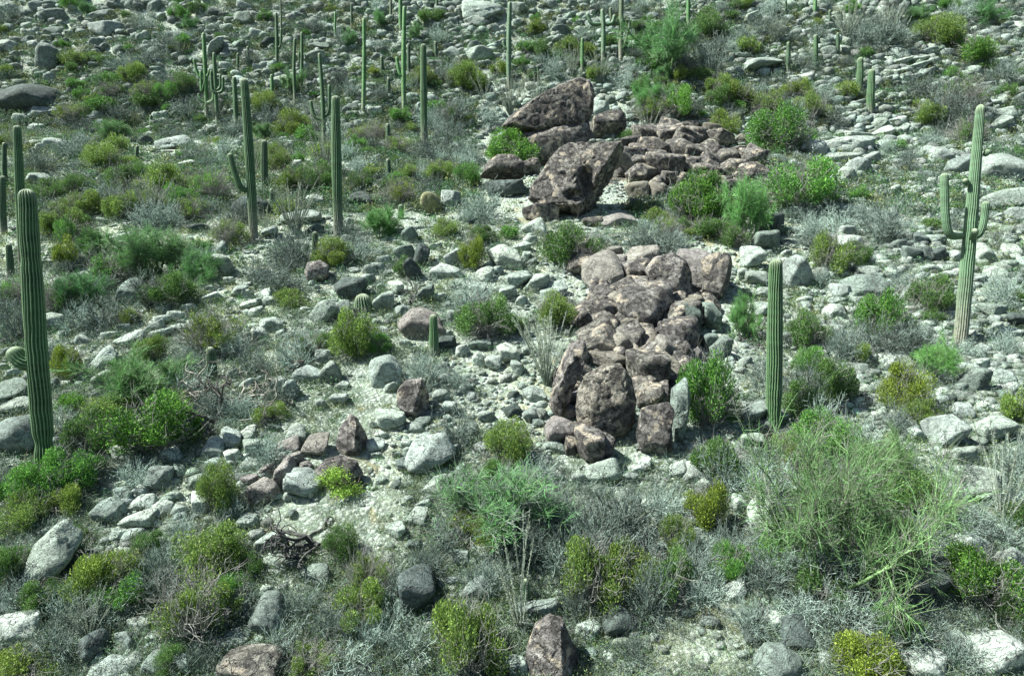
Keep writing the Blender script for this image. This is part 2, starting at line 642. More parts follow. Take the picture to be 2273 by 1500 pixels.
def poly_rock(pts, c, seed, label, group=None, sub=5, depthk=.8, dz=0.0, cuts=(), mat=None, base=None, rough=.04, crack=.03, fq=2.2, nm="boulder", ctr=None, pits=(), **kw):
    """A boulder with a real outline in photo pixels, its own distance, depth and relief."""
    pts = np.array(pts, float)
    lo, hi = pts.min(0), pts.max(0)
    c0 = np.array(ctr, float) if ctr else (lo + hi) / 2
    by = base if base is not None else hi[1] - .03 * (hi[1] - lo[1])
    _, Z = ground_hit(c0[0], by)
    s = F / Z
    loc2 = (pts - c0) / s
    loc2[:, 1] *= -1
    hw = (hi - lo) / 2 / s
    dep = math.sqrt(hw[0] * hw[1]) * depthk
    P = at_depth(c0[0], c0[1], Z + dz + dep * .12)
    sz = np.abs(loc2).max()
    cc = [(n, hh * sz) for n, hh in cuts]
    me = rock_mesh(nm, seed, sub, mat or M_VARN, poly=loc2, depth=dep, cuts=cc, dents=[((a - c0[0]) / s, (c0[1] - b) / s, c / s, d / s, e) for a, b, c, d, e in pits], rough=rough, crack=crack, fq=fq, **kw)
    o = link(nm, me, loc=P, color=np.array(TINT[c]) * np.random.default_rng(seed).uniform(.9, 1.1))
    tag(o, label, 'boulder', group)
    COVER.append((c0[0], c0[1], *(hi - lo), 'rock'))
    return o


# --- the two brown giants on the crest of the knoll
BG = 'brown varnished boulders of the knoll'
poly_rock([(1112, 283), (1128, 262), (1180, 226), (1240, 193), (1285, 177), (1306, 185), (1318, 212), (1316, 250), (1298, 285), (1262, 315), (1222, 345), (1200, 358), (1192, 320), (1180, 300), (1140, 295)],
          'k', 11, "great dark brown boulder tilted up to the right, tan blotch on its face", BG, sub=6, depthk=.85, base=366,
          cuts=[((.05, -1, .10), .40), ((-.40, -.55, .9), .60), ((.15, -.65, -.75), .42)], rough=.035, crack=.03, fq=2.6)
poly_rock([(1150, 300), (1240, 280), (1308, 270), (1311, 310), (1292, 338), (1240, 358), (1195, 374), (1162, 352)], 'k', 10, "shaded brown rock that carries the great dark boulder", BG, sub=4, depthk=.7, base=368, rough=.05)
poly_rock([(1290, 185), (1306, 180), (1319, 205), (1316, 250), (1296, 285), (1282, 262), (1280, 215)],
          'k', 12, "brown slice split off the right end of the great dark boulder", BG, sub=5, depthk=1.1, base=362, dz=-.2)
poly_rock([(1172, 440), (1178, 412), (1208, 372), (1240, 330), (1262, 318), (1320, 318), (1372, 318), (1392, 327), (1380, 352), (1378, 398), (1352, 436), (1320, 470), (1290, 486), (1250, 474), (1200, 462)],
          'k', 13, "overhanging tan and brown boulder with hollows in its face and a black shaded underside", BG, sub=6, depthk=.85, base=480,
          cuts=[((-.22, -1, .45), .34), ((.80, -.42, -.42), .42), ((-.6, -.7, .45), .66)], pits=[(1298, 408, 17, 30, .8), (1274, 440, 20, 13, .6)], rough=.05, crack=.06, fq=2.4)
poly_rock([(1066, 396), (1076, 365), (1105, 343), (1140, 344), (1166, 362), (1164, 392), (1150, 400), (1110, 402)],
          'k', 14, "undercut brown boulder left of the overhanging boulder, dark hollow beneath it", BG, base=428, cuts=[((0, -.5, -.9), .35)])
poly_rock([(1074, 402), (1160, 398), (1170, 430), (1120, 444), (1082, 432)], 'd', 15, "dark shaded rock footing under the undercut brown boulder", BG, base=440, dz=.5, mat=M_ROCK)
for a in ((1180, 372, 38, 40, 'k', 0, "squarish brown rock wedged between undercut and overhanging boulders"),
          (1292, 302, 54, 36, 'k', 0, "rounded brown boulder on the saddle between the two giant boulders"),
          (1352, 280, 70, 62, 'k', 0, "large lumpy brown boulder right of the saddle, under bare twigs"),
          (1306, 285, 26, 30, 'b', 0, "small tan block below the split end of the great dark boulder"),
          (1332, 241, 36, 40, 'p', 0, "pale block sheltering behind the great dark boulder"),
          (1132, 300, 50, 20, 'p', 0, "flat pale rock under the low left tip of the great dark boulder"),
          (1200, 470, 72, 44, 'k', 0, "brown slab at the lower left foot of the overhanging boulder"),
          (1318, 492, 44, 20, 'k', 0, "flat brown rock in front of the overhanging boulder's shaded foot"),
          (1370, 490, 70, 22, 'r', 0, "low pinkish ledge right of the overhanging boulder's foot"),
          (1410, 448, 30, 18, 'r', 0, "single pinkish rock on the bare scree right of the overhang")):
    put_rock(*a[:5], rot=a[5], label=a[6], group=BG)
# scree to the right of the overhanging boulder
SCREE = [(1408, 352, 60, 40), (1400, 318, 40, 26), (1432, 296, 56, 34), (1452, 330, 60, 44), (1488, 300, 50, 46), (1508, 330, 66, 40, -30), (1470, 372, 70, 54), (1420, 392, 44, 40), (1530, 285, 44, 30),
         (1552, 305, 42, 30), (1578, 296, 40, 26), (1545, 338, 48, 34), (1580, 328, 44, 30), (1602, 312, 38, 26), (1575, 360, 46, 40), (1605, 350, 48, 36), (1632, 338, 42, 26), (1532, 374, 50, 40),
         (1560, 382, 40, 34), (1590, 388, 34, 28), (1625, 374, 54, 36), (1600, 410, 44, 34), (1626, 418, 50, 34), (1655, 352, 44, 28), (1660, 382, 36, 26), (1505, 372, 34, 28), (1440, 425, 40, 24),
         (1385, 366, 30, 30), (1516, 310, 26, 20), (1640, 402, 34, 26), (1570, 275, 30, 18), (1610, 290, 28, 18), (1480, 278, 36, 22), (1455, 285, 30, 18), (1672, 362, 26, 20)]
for a in SCREE:
    put_rock(*a[:4], c='k', rot=(a[4] if len(a) > 4 else 0), group='brown scree rocks behind the overhanging boulder', name='scree_rock')

_sc = np.random.default_rng(66)
for _ in range(62):
    yy = _sc.uniform(282, 440)
    xx = _sc.uniform(np.interp(yy, [280, 340, 440], [1420, 1385, 1385]), np.interp(yy, [280, 350, 400, 440], [1600, 1690, 1670, 1600]))
    ww = _sc.uniform(24, 58)
    put_rock(xx, yy, ww, ww * _sc.uniform(.65, .95), str(_sc.choice(list('kkkkb'))), rot=_sc.uniform(-30, 30), group='brown scree rocks behind the overhanging boulder', name='scree_rock')
    COVER.pop()

# --- the lower brown outcrop, rock by rock
OG = 'brown rocks heaped in the lower outcrop'


def backing(poly, hgt, label, seed):
    """Brown bedrock added under a heap of rocks, tinted dark as shade for the gaps."""
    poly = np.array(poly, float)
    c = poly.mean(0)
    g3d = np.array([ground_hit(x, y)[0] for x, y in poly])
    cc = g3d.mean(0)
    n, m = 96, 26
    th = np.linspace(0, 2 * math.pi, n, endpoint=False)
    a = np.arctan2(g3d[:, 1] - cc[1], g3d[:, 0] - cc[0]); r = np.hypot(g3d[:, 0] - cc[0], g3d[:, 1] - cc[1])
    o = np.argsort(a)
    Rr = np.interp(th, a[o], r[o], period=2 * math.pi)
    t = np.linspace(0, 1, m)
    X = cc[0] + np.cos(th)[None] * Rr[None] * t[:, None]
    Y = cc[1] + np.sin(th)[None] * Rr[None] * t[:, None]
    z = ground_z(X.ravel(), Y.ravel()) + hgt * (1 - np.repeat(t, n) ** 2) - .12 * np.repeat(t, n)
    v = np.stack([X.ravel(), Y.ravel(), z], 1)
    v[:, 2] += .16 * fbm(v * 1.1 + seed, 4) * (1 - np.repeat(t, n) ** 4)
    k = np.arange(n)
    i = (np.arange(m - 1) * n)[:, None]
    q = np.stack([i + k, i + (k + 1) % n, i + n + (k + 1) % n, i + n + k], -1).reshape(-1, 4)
    o = link("gap_shade_hump", mesh_np("gap_shade_hump", v, q, mat=M_VARN), color=np.array(TINT['k']) * .42)  # brown tint deepened: shade between the heaped rocks is put into the colour
    tag(o, label, 'backing')


backing([(1235, 960), (1225, 860), (1260, 760), (1290, 680), (1300, 600), (1400, 560), (1520, 560), (1600, 590), (1600, 660), (1560, 760), (1530, 840), (1500, 950), (1420, 990), (1320, 990)], .10, "dark brown bedrock hump added as shade in the gaps of the lower outcrop", 5)
backing([(1340, 300), (1400, 290), (1480, 275), (1590, 275), (1680, 340), (1690, 385), (1620, 435), (1500, 420), (1450, 470), (1380, 490), (1330, 470)], .06, "brown gravelly bedrock darkened as shade under the scree behind the overhanging boulder", 9)
poly_rock([(1278, 905), (1282, 862), (1300, 830), (1340, 808), (1375, 805), (1400, 835), (1412, 885), (1410, 935), (1390, 965), (1345, 980), (1300, 968), (1282, 940)],
          'b', 21, "largest domed tan boulder of the lower outcrop, crazed with cracks", OG, sub=6, depthk=.8, cuts=[((0, -1, .25), .48), ((-.7, -.7, .3), .62), ((.7, -.7, .2), .66)], rough=.03, crack=.035, fq=3.0)
poly_rock([(1422, 905), (1440, 898), (1484, 890), (1496, 910), (1490, 950), (1495, 1000), (1470, 1014), (1420, 1000), (1412, 960)],
          'r', 22, "tall pinkish slab leaning right of the largest domed boulder", OG, depthk=.6, cuts=[((-.1, -1, .3), .3)])
poly_rock([(1490, 862), (1520, 835), (1530, 870), (1525, 930), (1515, 985), (1496, 985), (1490, 920)],
          'g', 23, "narrow greenish slab at the right flank of the lower outcrop, half behind a bush", OG, depthk=.8, mat=M_ROCK)
poly_rock([(1430, 600), (1450, 572), (1490, 560), (1520, 578), (1536, 610), (1538, 650), (1510, 678), (1480, 668), (1450, 640)],
          'r', 24, "large rounded pinkish boulder near the top of the lower outcrop", OG, sub=6, cuts=[((-.1, -1, .3), .5), ((.7, -.7, 0), .6)], rough=.03, crack=.03)
poly_rock([(1555, 575), (1590, 560), (1612, 562), (1638, 590), (1642, 618), (1620, 650), (1590, 668), (1572, 640), (1560, 610)],
          'k', 25, "blocky brown boulder with a black shaded right face, at the outcrop's upper right corner", OG, sub=5, cuts=[((.85, -.45, -.1), .30), ((-.4, -.8, .4), .5)])
poly_rock([(1296, 662), (1350, 635), (1398, 612), (1412, 628), (1402, 648), (1340, 672), (1304, 688)],
          'k', 26, "long brown slab slanting up to the right across the outcrop's left side", OG, cuts=[((-.2, -.8, .6), .22)])
poly_rock([(1218, 900), (1228, 850), (1250, 790), (1268, 756), (1296, 752), (1304, 780), (1290, 820), (1275, 850), (1262, 900), (1240, 940)],
          'r', 27, "folded rock with dark parallel stripes down the outcrop's left edge", OG, strata=9.0, rough=.03, crack=.0)
HEAP = [(1298, 584, 60, 46, 'k', 0, 'rounded'), (1358, 562, 40, 26, 'r', 0, 'small flat-topped'), (1336, 605, 84, 62, 'r', 0, 'broad'), (1425, 573, 60, 50, 'r', 20, 'lumpy'), (1415, 605, 54, 50, 'k', 0, 'angular'),
        (1553, 603, 60, 60, 'r', 0, 'square'), (1570, 615, 30, 50, 'k', 0, 'upright'), (1337, 689, 72, 46, 'k', 25, 'jutting'), (1290, 711, 42, 38, 'k', 40, 'pointed'), (1427, 687, 104, 68, 'k', 0, 'mottled oval'),
        (1395, 662, 42, 24, 'b', 25, 'wedge-shaped'), (1431, 645, 44, 28, 'b', 0, 'flat'), (1486, 672, 30, 20, 'b', 0, 'tiny wedged'), (1501, 703, 70, 44, 'k', 18, 'sloping'), (1505, 757, 68, 66, 'k', 0, 'dark-pitted'),
        (1330, 758, 68, 64, 'k', 40, 'veined'), (1388, 722, 46, 34, 'b', 0, 'smooth'), (1418, 738, 42, 34, 'k', 0, 'rounded'), (1370, 768, 46, 48, 'b', 0, 'egg-shaped'), (1402, 762, 36, 32, 'b', 0, 'knobbly'),
        (1442, 763, 42, 46, 'b', 0, 'bulbous'), (1461, 745, 24, 28, 'k', 0, 'squeezed'), (1478, 788, 44, 60, 'r', 0, 'upright oval'), (1433, 824, 66, 68, 'k', 0, 'flat-faced square'), (1438, 877, 52, 50, 'k', 15, 'tapering'),
        (1345, 803, 54, 34, 'b', 0, 'cracked'), (1294, 830, 34, 60, 'b', 40, 'slender tilted'), (1248, 955, 56, 46, 'r', 0, 'low corner'), (1276, 955, 24, 34, 'k', 0, 'narrow'), (1258, 912, 42, 30, 'r', 0, 'small pale-pink'),
        (1266, 885, 34, 28, 'r', 0, 'chunky'), (1305, 988, 46, 66, 'k', 0, 'blocky front'), (1334, 990, 36, 58, 'k', -15, 'leaning front'), (1268, 990, 26, 30, 'k', 0, 'cubic'), (1276, 860, 24, 20, 'b', 0, 'nut-sized'),
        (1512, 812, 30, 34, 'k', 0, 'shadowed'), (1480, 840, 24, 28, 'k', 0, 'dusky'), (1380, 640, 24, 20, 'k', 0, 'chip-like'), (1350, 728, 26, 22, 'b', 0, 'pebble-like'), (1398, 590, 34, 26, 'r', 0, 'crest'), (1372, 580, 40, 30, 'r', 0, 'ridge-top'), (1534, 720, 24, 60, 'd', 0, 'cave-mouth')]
for a in HEAP:
    o = put_rock(*a[:5], rot=a[5], group=OG, sink=.36, depthk=1.3, name='outcrop_rock')
    ITEMS[-1] = (o, 'outcrop rock', f"{a[6]} {LOOK[a[4]]} outcrop rock", a[0], a[1], a[2], a[3])

_fo = np.random.default_rng(88)
_nf = 0
while _nf < 95:
    yy = _fo.uniform(590, 985)
    lft, rgt = np.interp(yy, [560, 640, 720, 800, 900, 990], [1400, 1310, 1290, 1270, 1240, 1270]), np.interp(yy, [560, 640, 720, 800, 900, 990], [1560, 1600, 1555, 1530, 1490, 1420])
    xx = _fo.uniform(lft, rgt)
    if 1270 < xx < 1420 and 800 < yy < 985 or 1420 < xx < 1500 and 890 < yy:
        continue
    ww = _fo.uniform(22, 54)
    put_rock(xx, yy, ww, ww * _fo.uniform(.7, 1.0), str(_fo.choice(list('kkkkkb'))), rot=_fo.uniform(0, 45), group=OG, sink=.36, depthk=1.2, name='outcrop_rock')
    COVER.pop()
    _nf += 1

# --- boulders one can point at, by photo position: x, y, width, height, colour, tilt
B = """57 222 117 60 d 0;95 248 62 28 p 0;52 267 36 26 w 0;84 284 34 18 p 0;117 35 55 32 g 0;230 35 44 20 p 10;234 63 66 36 p 0;212 97 34 18 g 0;706 105 48 16 g 0;702 130 48 30 p 0;632 185 44 32 w 20
117 322 50 26 p 0;391 318 74 24 p 8;466 287 30 20 w 0;84 398 50 24 p 0;415 368 46 22 w 0;669 482 74 28 p 12;696 445 38 24 w 20;795 447 58 34 d 20;832 250 30 20 w 0
1004 14 30 16 g 0;1078 25 90 36 p 0;1148 22 30 26 p 0;1246 50 28 18 g 0;1243 72 36 26 g 0;1240 88 30 14 p 0;1059 122 54 26 p 12;1050 104 30 16 g 20;1107 102 34 14 p 25;957 452 46 50 y 0;1001 441 38 44 p 0
1260 583 26 38 p 0;1295 558 32 22 g 0;935 570 28 52 d -12;900 563 40 38 g 0;915 600 34 46 d 45;1007 577 40 34 p 25;990 602 60 28 w 0;780 640 64 56 d 15;815 620 32 20 p 0;818 600 32 22 p 0;1148 622 54 36 p 15;1192 630 58 36 p 20;1238 640 44 28 p 10;1120 575 60 46 w 20
1161 549 42 22 p 0;1168 568 22 18 p 0;935 722 88 56 r 10;853 822 70 60 p 0;864 931 68 32 p 5;936 937 36 20 g 0;953 1005 96 80 p 25;1062 800 26 32 p 0;1098 808 34 30 w 0;1133 786 40 42 w 20;1151 818 32 28 p 0;1185 877 44 28 p 15
1178 920 40 28 p 0;997 905 28 34 p 0;944 654 32 38 g 0;980 660 32 20 p 0;1128 650 36 32 p 0;850 672 42 42 p 0;720 697 64 44 p 50;760 690 40 50 p 40;300 536 78 40 w 12;498 592 46 46 p 0;492 553 28 24 p 40;290 648 58 52 g 20;118 714 46 42 p 0
362 680 34 22 p 0;276 730 30 20 g 0;284 754 56 24 w 18;235 798 52 40 p 50;232 845 56 38 p 20;20 872 80 34 g 12;40 900 76 24 p 8;35 965 92 78 g 0;689 831 58 36 p 0;655 816 38 30 b 20;719 788 34 30 p 0;735 828 46 46 p 15;646 865 38 40 p 30
618 850 44 26 p 0;600 720 50 28 p 0;709 898 28 24 w 0;752 885 34 28 p 0;655 965 50 38 p 20;560 995 38 34 p 10;357 1063 44 50 g 0;321 1112 52 30 p 18;316 1088 32 26 w 15;307 1153 62 32 w 0;272 1097 40 32 g 0;247 1137 48 46 g 20;388 1100 28 20 p 0
365 1125 40 32 w 0;398 1133 32 22 p 0;264 1186 30 28 p 0;296 1187 42 30 p 30;344 1213 40 32 w 10;445 1118 40 38 w 0;438 1068 40 28 p 0;553 1157 36 28 p 25;597 1200 60 34 p 25;105 1240 74 120 p -48;40 1390 90 56 w 10;200 1370 34 50 g 0;202 1440 56 64 d 0
258 1482 90 44 p 0;355 1478 44 44 g 0;300 1467 44 34 p 0;405 1478 30 40 g 0;593 1367 78 76 g 0;640 1437 30 28 p 0;278 1420 44 40 g 0;28 1163 36 18 p 0;110 1178 40 18 p 20;48 1232 30 20 p 10
967 1078 58 36 p 25;926 1150 44 36 p 0;882 1178 46 26 p 15;922 1208 32 24 d 0;920 1312 78 104 d 0;1058 1310 58 44 g 25;1205 1350 66 44 g 0;1386 1382 80 54 d -12;1340 1045 72 46 p 0;1475 1040 24 18 p 0;1507 1042 38 40 w 0;1452 1415 18 18 p 0
1533 1052 46 40 w 15;1692 1145 64 62 p -35;1640 1120 36 36 p 0;2062 1477 78 48 w 0;2208 1447 86 88 w -20;2165 1067 112 56 p 0;2190 1095 60 26 p 0;2155 1205 82 36 p -20;2248 1250 60 50 p -40;2040 1300 102 66 d 0;2045 1245 96 44 d 0
1663 577 50 44 p 0;1760 604 52 68 p 0;1700 537 54 46 g 0;1710 500 54 48 d 0;1922 637 80 50 g 10;1864 647 40 40 p 0;2028 650 34 62 g -25;1935 602 60 22 p -8;2018 563 40 36 g 0;2052 567 34 34 d 0;2082 567 36 34 d 0;2035 530 38 28 g 0;2078 533 40 28 g 0
2118 570 30 26 p 0;2065 595 38 18 p 0;2182 563 44 40 p 0;1855 668 40 20 p 0;1910 668 36 18 p 0;2162 845 48 56 g 0;2230 838 56 40 p 0;2135 915 42 32 p 0;2088 965 82 50 p 15;2028 962 34 32 p 0;2198 955 86 44 p 0;1747 754 32 40 g 0;1582 707 42 58 g 0
1575 757 38 42 g 0;1600 772 40 50 g 0;1880 322 110 36 w 0;1817 332 40 40 p 0;1780 308 34 46 g 30;1790 330 30 30 p 0;2215 375 112 60 p 8;2130 370 54 46 g 30;2088 348 46 40 p 0;2222 450 102 48 p 15;2226 252 60 30 p 10;2215 280 50 24 p 20;2150 430 44 28 p 30
1680 145 96 24 p 10;1667 42 34 22 w 20;1625 162 40 18 p 0;1984 118 56 20 p 10;2025 130 60 16 w 15;2060 118 44 20 p 10;1990 140 60 14 w 18;2030 150 64 16 p 18;1975 160 54 16 w 15;2050 165 50 14 p 20;1960 178 40 12 p 15;2010 178 50 14 w 10;1945 276 54 24 p 18
1985 268 40 20 w 15;1960 295 50 22 w 20;2000 290 36 16 p 30;1915 270 40 18 g 15;2030 280 30 14 p 10;1975 240 36 14 p 0;1900 300 50 16 w 0;1870 350 60 24 p 8;1900 372 44 40 p 0;1930 360 40 30 p 20;1870 395 40 44 w 0;1850 378 30 26 g 0;1925 205 30 14 p 10;1895 235 44 14 p 15;1945 215 36 12 w 20
545 653 30 18 w 10;530 648 36 22 p 0;583 655 40 22 w 15;470 660 40 20 w 10;555 675 40 20 w 15;568 692 34 18 w 15;595 668 30 18 p 0;347 724 34 22 p 20;365 710 34 20 w 10;395 700 34 18 w 0;360 740 40 18 p 15;395 727 40 18 w 10;424 682 28 16 p 0
1040 560 30 24 p 0;1075 610 44 28 w 10;1060 640 40 22 p 0;1230 655 50 26 p 15;880 640 36 24 w 0;893 690 34 24 p 0;1010 700 30 20 p 0;990 838 30 24 p 0;985 815 26 22 g 0;1030 860 26 20 p 0;905 1110 26 18 p 0;878 1075 20 16 g 0;845 1065 24 14 p 0
700 975 22 14 p 0;835 1010 22 12 p 0;880 1010 18 14 g 0;905 1000 16 14 p 0;1230 992 44 22 g 0;1285 1060 30 22 p 0;1400 1060 34 22 p 0;1560 1075 30 26 p 0;2140 1010 50 36 p 0;1960 690 36 22 p 0;1850 740 40 34 p 0;1910 820 34 24 p 0;1985 800 66 26 w 0
1690 690 40 30 p 0;1700 745 30 24 g 0;1840 560 40 24 p 0;1890 540 44 34 w 0;1880 515 40 26 p 0;1990 545 30 24 g 0;2210 610 50 32 p 0;2240 560 40 30 w 0;2250 480 40 36 p 0;2170 620 36 24 p 0;2200 690 40 28 g 0;2240 740 44 30 p 0;1650 610 30 28 p 0"""
LATER = []
for line in B.split("\n"):
    for t_ in line.split(";"):
        q_ = t_.split()
        LATER.append((*map(float, q_[:4]), q_[4], float(q_[5])))
        COVER.append((*map(float, q_[:4]), 'rock'))

# pinkish boulders of the clearing
PG = 'pinkish boulders of the clearing'
poly_rock([(742, 998), (752, 950), (778, 918), (792, 925), (812, 970), (822, 1000), (800, 1012), (765, 1012)], 'r', 31, "pointed pink boulder standing like a shark fin in the clearing", PG, sub=5, depthk=.8, cuts=[((-.5, -.8, .2), .28), ((.9, -.3, 0), .4)])
poly_rock([(880, 898), (884, 862), (902, 842), (938, 838), (952, 870), (958, 910), (930, 928), (898, 918)], 'r', 32, "squat pinkish boulder with a flat top on the open slope, shadow at its right", PG, sub=5, cuts=[((-.2, -.9, .3), .5), ((.8, -.5, -.1), .48)])
poly_rock([(676, 605), (684, 582), (712, 577), (730, 590), (728, 614), (706, 628), (684, 624)], 'r', 33, "round pink boulder below a short thin saguaro", PG, rough=.04)
poly_rock([(700, 1040), (722, 1018), (760, 1008), (792, 1025), (806, 1052), (795, 1078), (750, 1080), (715, 1062)], 'r', 34, "pinkish dome behind the lime green plant", PG)
for a in ((589, 1088, 66, 50, 'r', 5, "pale pink wedge, lowest rock of the pink group in the clearing"), (556, 1067, 36, 30, 'r', 10, "small pink rock at the far left end of the pink group"), (592, 1042, 38, 28, 'r', 15, "pink oval rock above the pale pink wedge"),
          (633, 1055, 46, 52, 'r', 30, "tall pinkish rock in the middle of the pink group"), (622, 1018, 28, 26, 'r', 0, "little pink rock at the top left of the pink group"), (655, 1020, 36, 36, 'r', 0, "pinkish rock directly behind a thin dry stem"),
          (678, 1035, 28, 22, 'r', 0, "pink chip beside the greenish egg-shaped rock"), (700, 992, 62, 40, 'r', 10, "pink slab left of the pointed pink boulder"), (645, 995, 50, 34, 'r', 20, "faint pink slab at the upper left of the pink group"),
          (678, 1077, 70, 52, 'p', 0, "greenish egg-shaped rock beside the pink group"), (562, 1472, 114, 68, 'k', 0, "smooth reddish brown boulder cut by the bottom edge of the photo")):
    put_rock(*a[:5], rot=a[5], label=a[6], group=PG if a[4] == 'r' else None)
poly_rock([(1162, 1520), (1168, 1440), (1185, 1390), (1220, 1366), (1250, 1375), (1268, 1420), (1290, 1470), (1300, 1520)], 'r', 36, "tall pink boulder with a grey vein at the bottom edge, dry grass on its right", None, sub=6, cuts=[((-.3, -.9, .3), .42), ((.8, -.5, .2), .42)], rough=.04, base=1500)
poly_rock([(1668, 1520), (1675, 1465), (1700, 1435), (1738, 1430), (1775, 1455), (1800, 1520)], 'g', 37, "smooth grey dome boulder at the bottom edge beside dry grass", None, sub=5, mat=M_ROCK, rough=.03, crack=.01, base=1500)
poly_rock([(80, 152), (84, 112), (98, 96), (118, 100), (130, 112), (128, 150), (112, 160), (90, 160)], 'g', 38, "upright rock pillar with a notched top high on the slope", None, mat=M_ROCK, sub=4)
poly_rock([(512, 470), (516, 450), (540, 436), (572, 436), (596, 450), (604, 476), (580, 466), (556, 462), (535, 478)], 'd', 39, "dark arched boulder behind the elbow-armed saguaro, hollow underneath", None, mat=M_ROCK, ctr=(556, 452), sub=4)

# ------------------------------------------------------------------ saguaros
def ribbed(path, rad, ribs, per, bark_h=0.0, z0=0.0, fuzz_top=.25, round_base=False):
    """A ribbed round-capped column along a path (metres)."""
    path = np.asarray(path, float)
    rad = np.asarray(rad, float)
    n = len(path)
    tan = unit(np.gradient(path, axis=0))
    u = np.array([1.0, 0, 0]) if abs(tan[0][0]) < .8 else np.array([0, 1.0, 0])
    k = ribs * per
    th = np.arange(k) * 2 * math.pi / k
    cr = .5 + .5 * np.cos(th * ribs)
    cr = cr ** .8
    V, rib, hg = [], [], []
    wob_ = np.cumsum(np.random.default_rng(int(abs(path[-1]).sum() * 997) % 9999).normal(size=n)) * .025
    gp = np.random.default_rng(5).random(3) * 50
    for i in range(n):
        u = u - tan[i] * (u @ tan[i]); u /= np.linalg.norm(u)
        w = np.cross(tan[i], u)
        rr = rad[i] * (.84 + .22 * cr) * (1 + .05 * fbm(np.stack([np.cos(th) * 1.6 + gp[0], np.sin(th) * 1.6 + gp[1], 0 * th + path[i][2] * 1.4 + path[-1][0] * 9], 1), 2))
        tw_ = th + wob_[i]
        V.append(path[i] + rr[:, None] * (np.cos(tw_)[:, None] * u + np.sin(tw_)[:, None] * w))
        rib.append(cr); hg.append(np.full(k, path[i][2]))
    V.append(path[-1][None] + tan[-1] * rad[-1] * .1)
    v = np.concatenate(V); rib = np.concatenate(rib + [[1.0]]); hg = np.concatenate(hg + [[path[-1][2]]])
    i = np.arange(n - 1)[:, None] * k + np.arange(k)[None]
    j = np.arange(n - 1)[:, None] * k + (np.arange(k)[None] + 1) % k
    q = np.stack([i, j, j + k, i + k], -1).reshape(-1, 4)
    top = (n - 1) * k
    t = np.stack([top + np.arange(k), top + (np.arange(k) + 1) % k, np.full(k, len(v) - 1)], 1)
    bark = np.clip(1 - (hg - z0) / max(bark_h, 1e-3), 0, 1) ** 1.3 if bark_h else np.zeros(len(v))
    dtip = np.linalg.norm(v - path[-1], axis=1)
    fuzz = np.clip(1 - dtip / max(rad.max() * 1.6, 1e-3), 0, 1) * fuzz_top
    return v, q, t, {"rib": rib, "bark": bark, "fuzz": fuzz}


def cap_radii(n, r, tip_n=7, base=.82, belly=.55):
    t = np.linspace(0, 1, n)
    prof = base + (1 - base) * np.clip(t / belly, 0, 1) - .14 * np.clip((t - belly) / (1 - belly), 0, 1)
    return prof * r


def column(base, top, r, n, g, wob=.03, baser=.82, pinch=()):
    base, top = np.asarray(base, float), np.asarray(top, float)
    L = np.linalg.norm(top - base)
    tt = np.linspace(0, max(1 - r * .9 / L, .4), n)
    path = base + (top - base) * tt[:, None]
    sway = wob * L * np.sin(tt * math.pi)[:, None] * np.array([g.normal() * .5, g.normal() * .3, 0])
    path = path + sway
    rad = cap_radii(n, r, base=baser)
    rad *= 1 + .035 * fbm(np.stack([tt * 9 + g.random() * 50, 0 * tt, 0 * tt], 1), 2)
    for (p, dep) in pinch:
        rad *= 1 - dep * np.exp(-((tt - p) / .02) ** 2)
    # round cap
    d = unit((top - path[-1])[None])[0]
    ph = np.linspace(.2, 1.45, 6)
    rc = rad[-1]
    path = np.concatenate([path, path[-1] + d * (np.sin(ph) * rc * .95)[:, None]])
    rad = np.concatenate([rad, np.cos(ph) * rc])
    return path, rad


def bez(p0, p1, p2, p3, n):
    t = np.linspace(0, 1, n)[:, None]
    return (1 - t) ** 3 * p0 + 3 * (1 - t) ** 2 * t * p1 + 3 * (1 - t) * t * t * p2 + t ** 3 * p3


GREEN = {'g': (.036, .098, .038), 'b': (.065, .19, .055), 'd': (.03, .07, .038), 'p': (.10, .185, .11), 'o': (.095, .125, .075)}


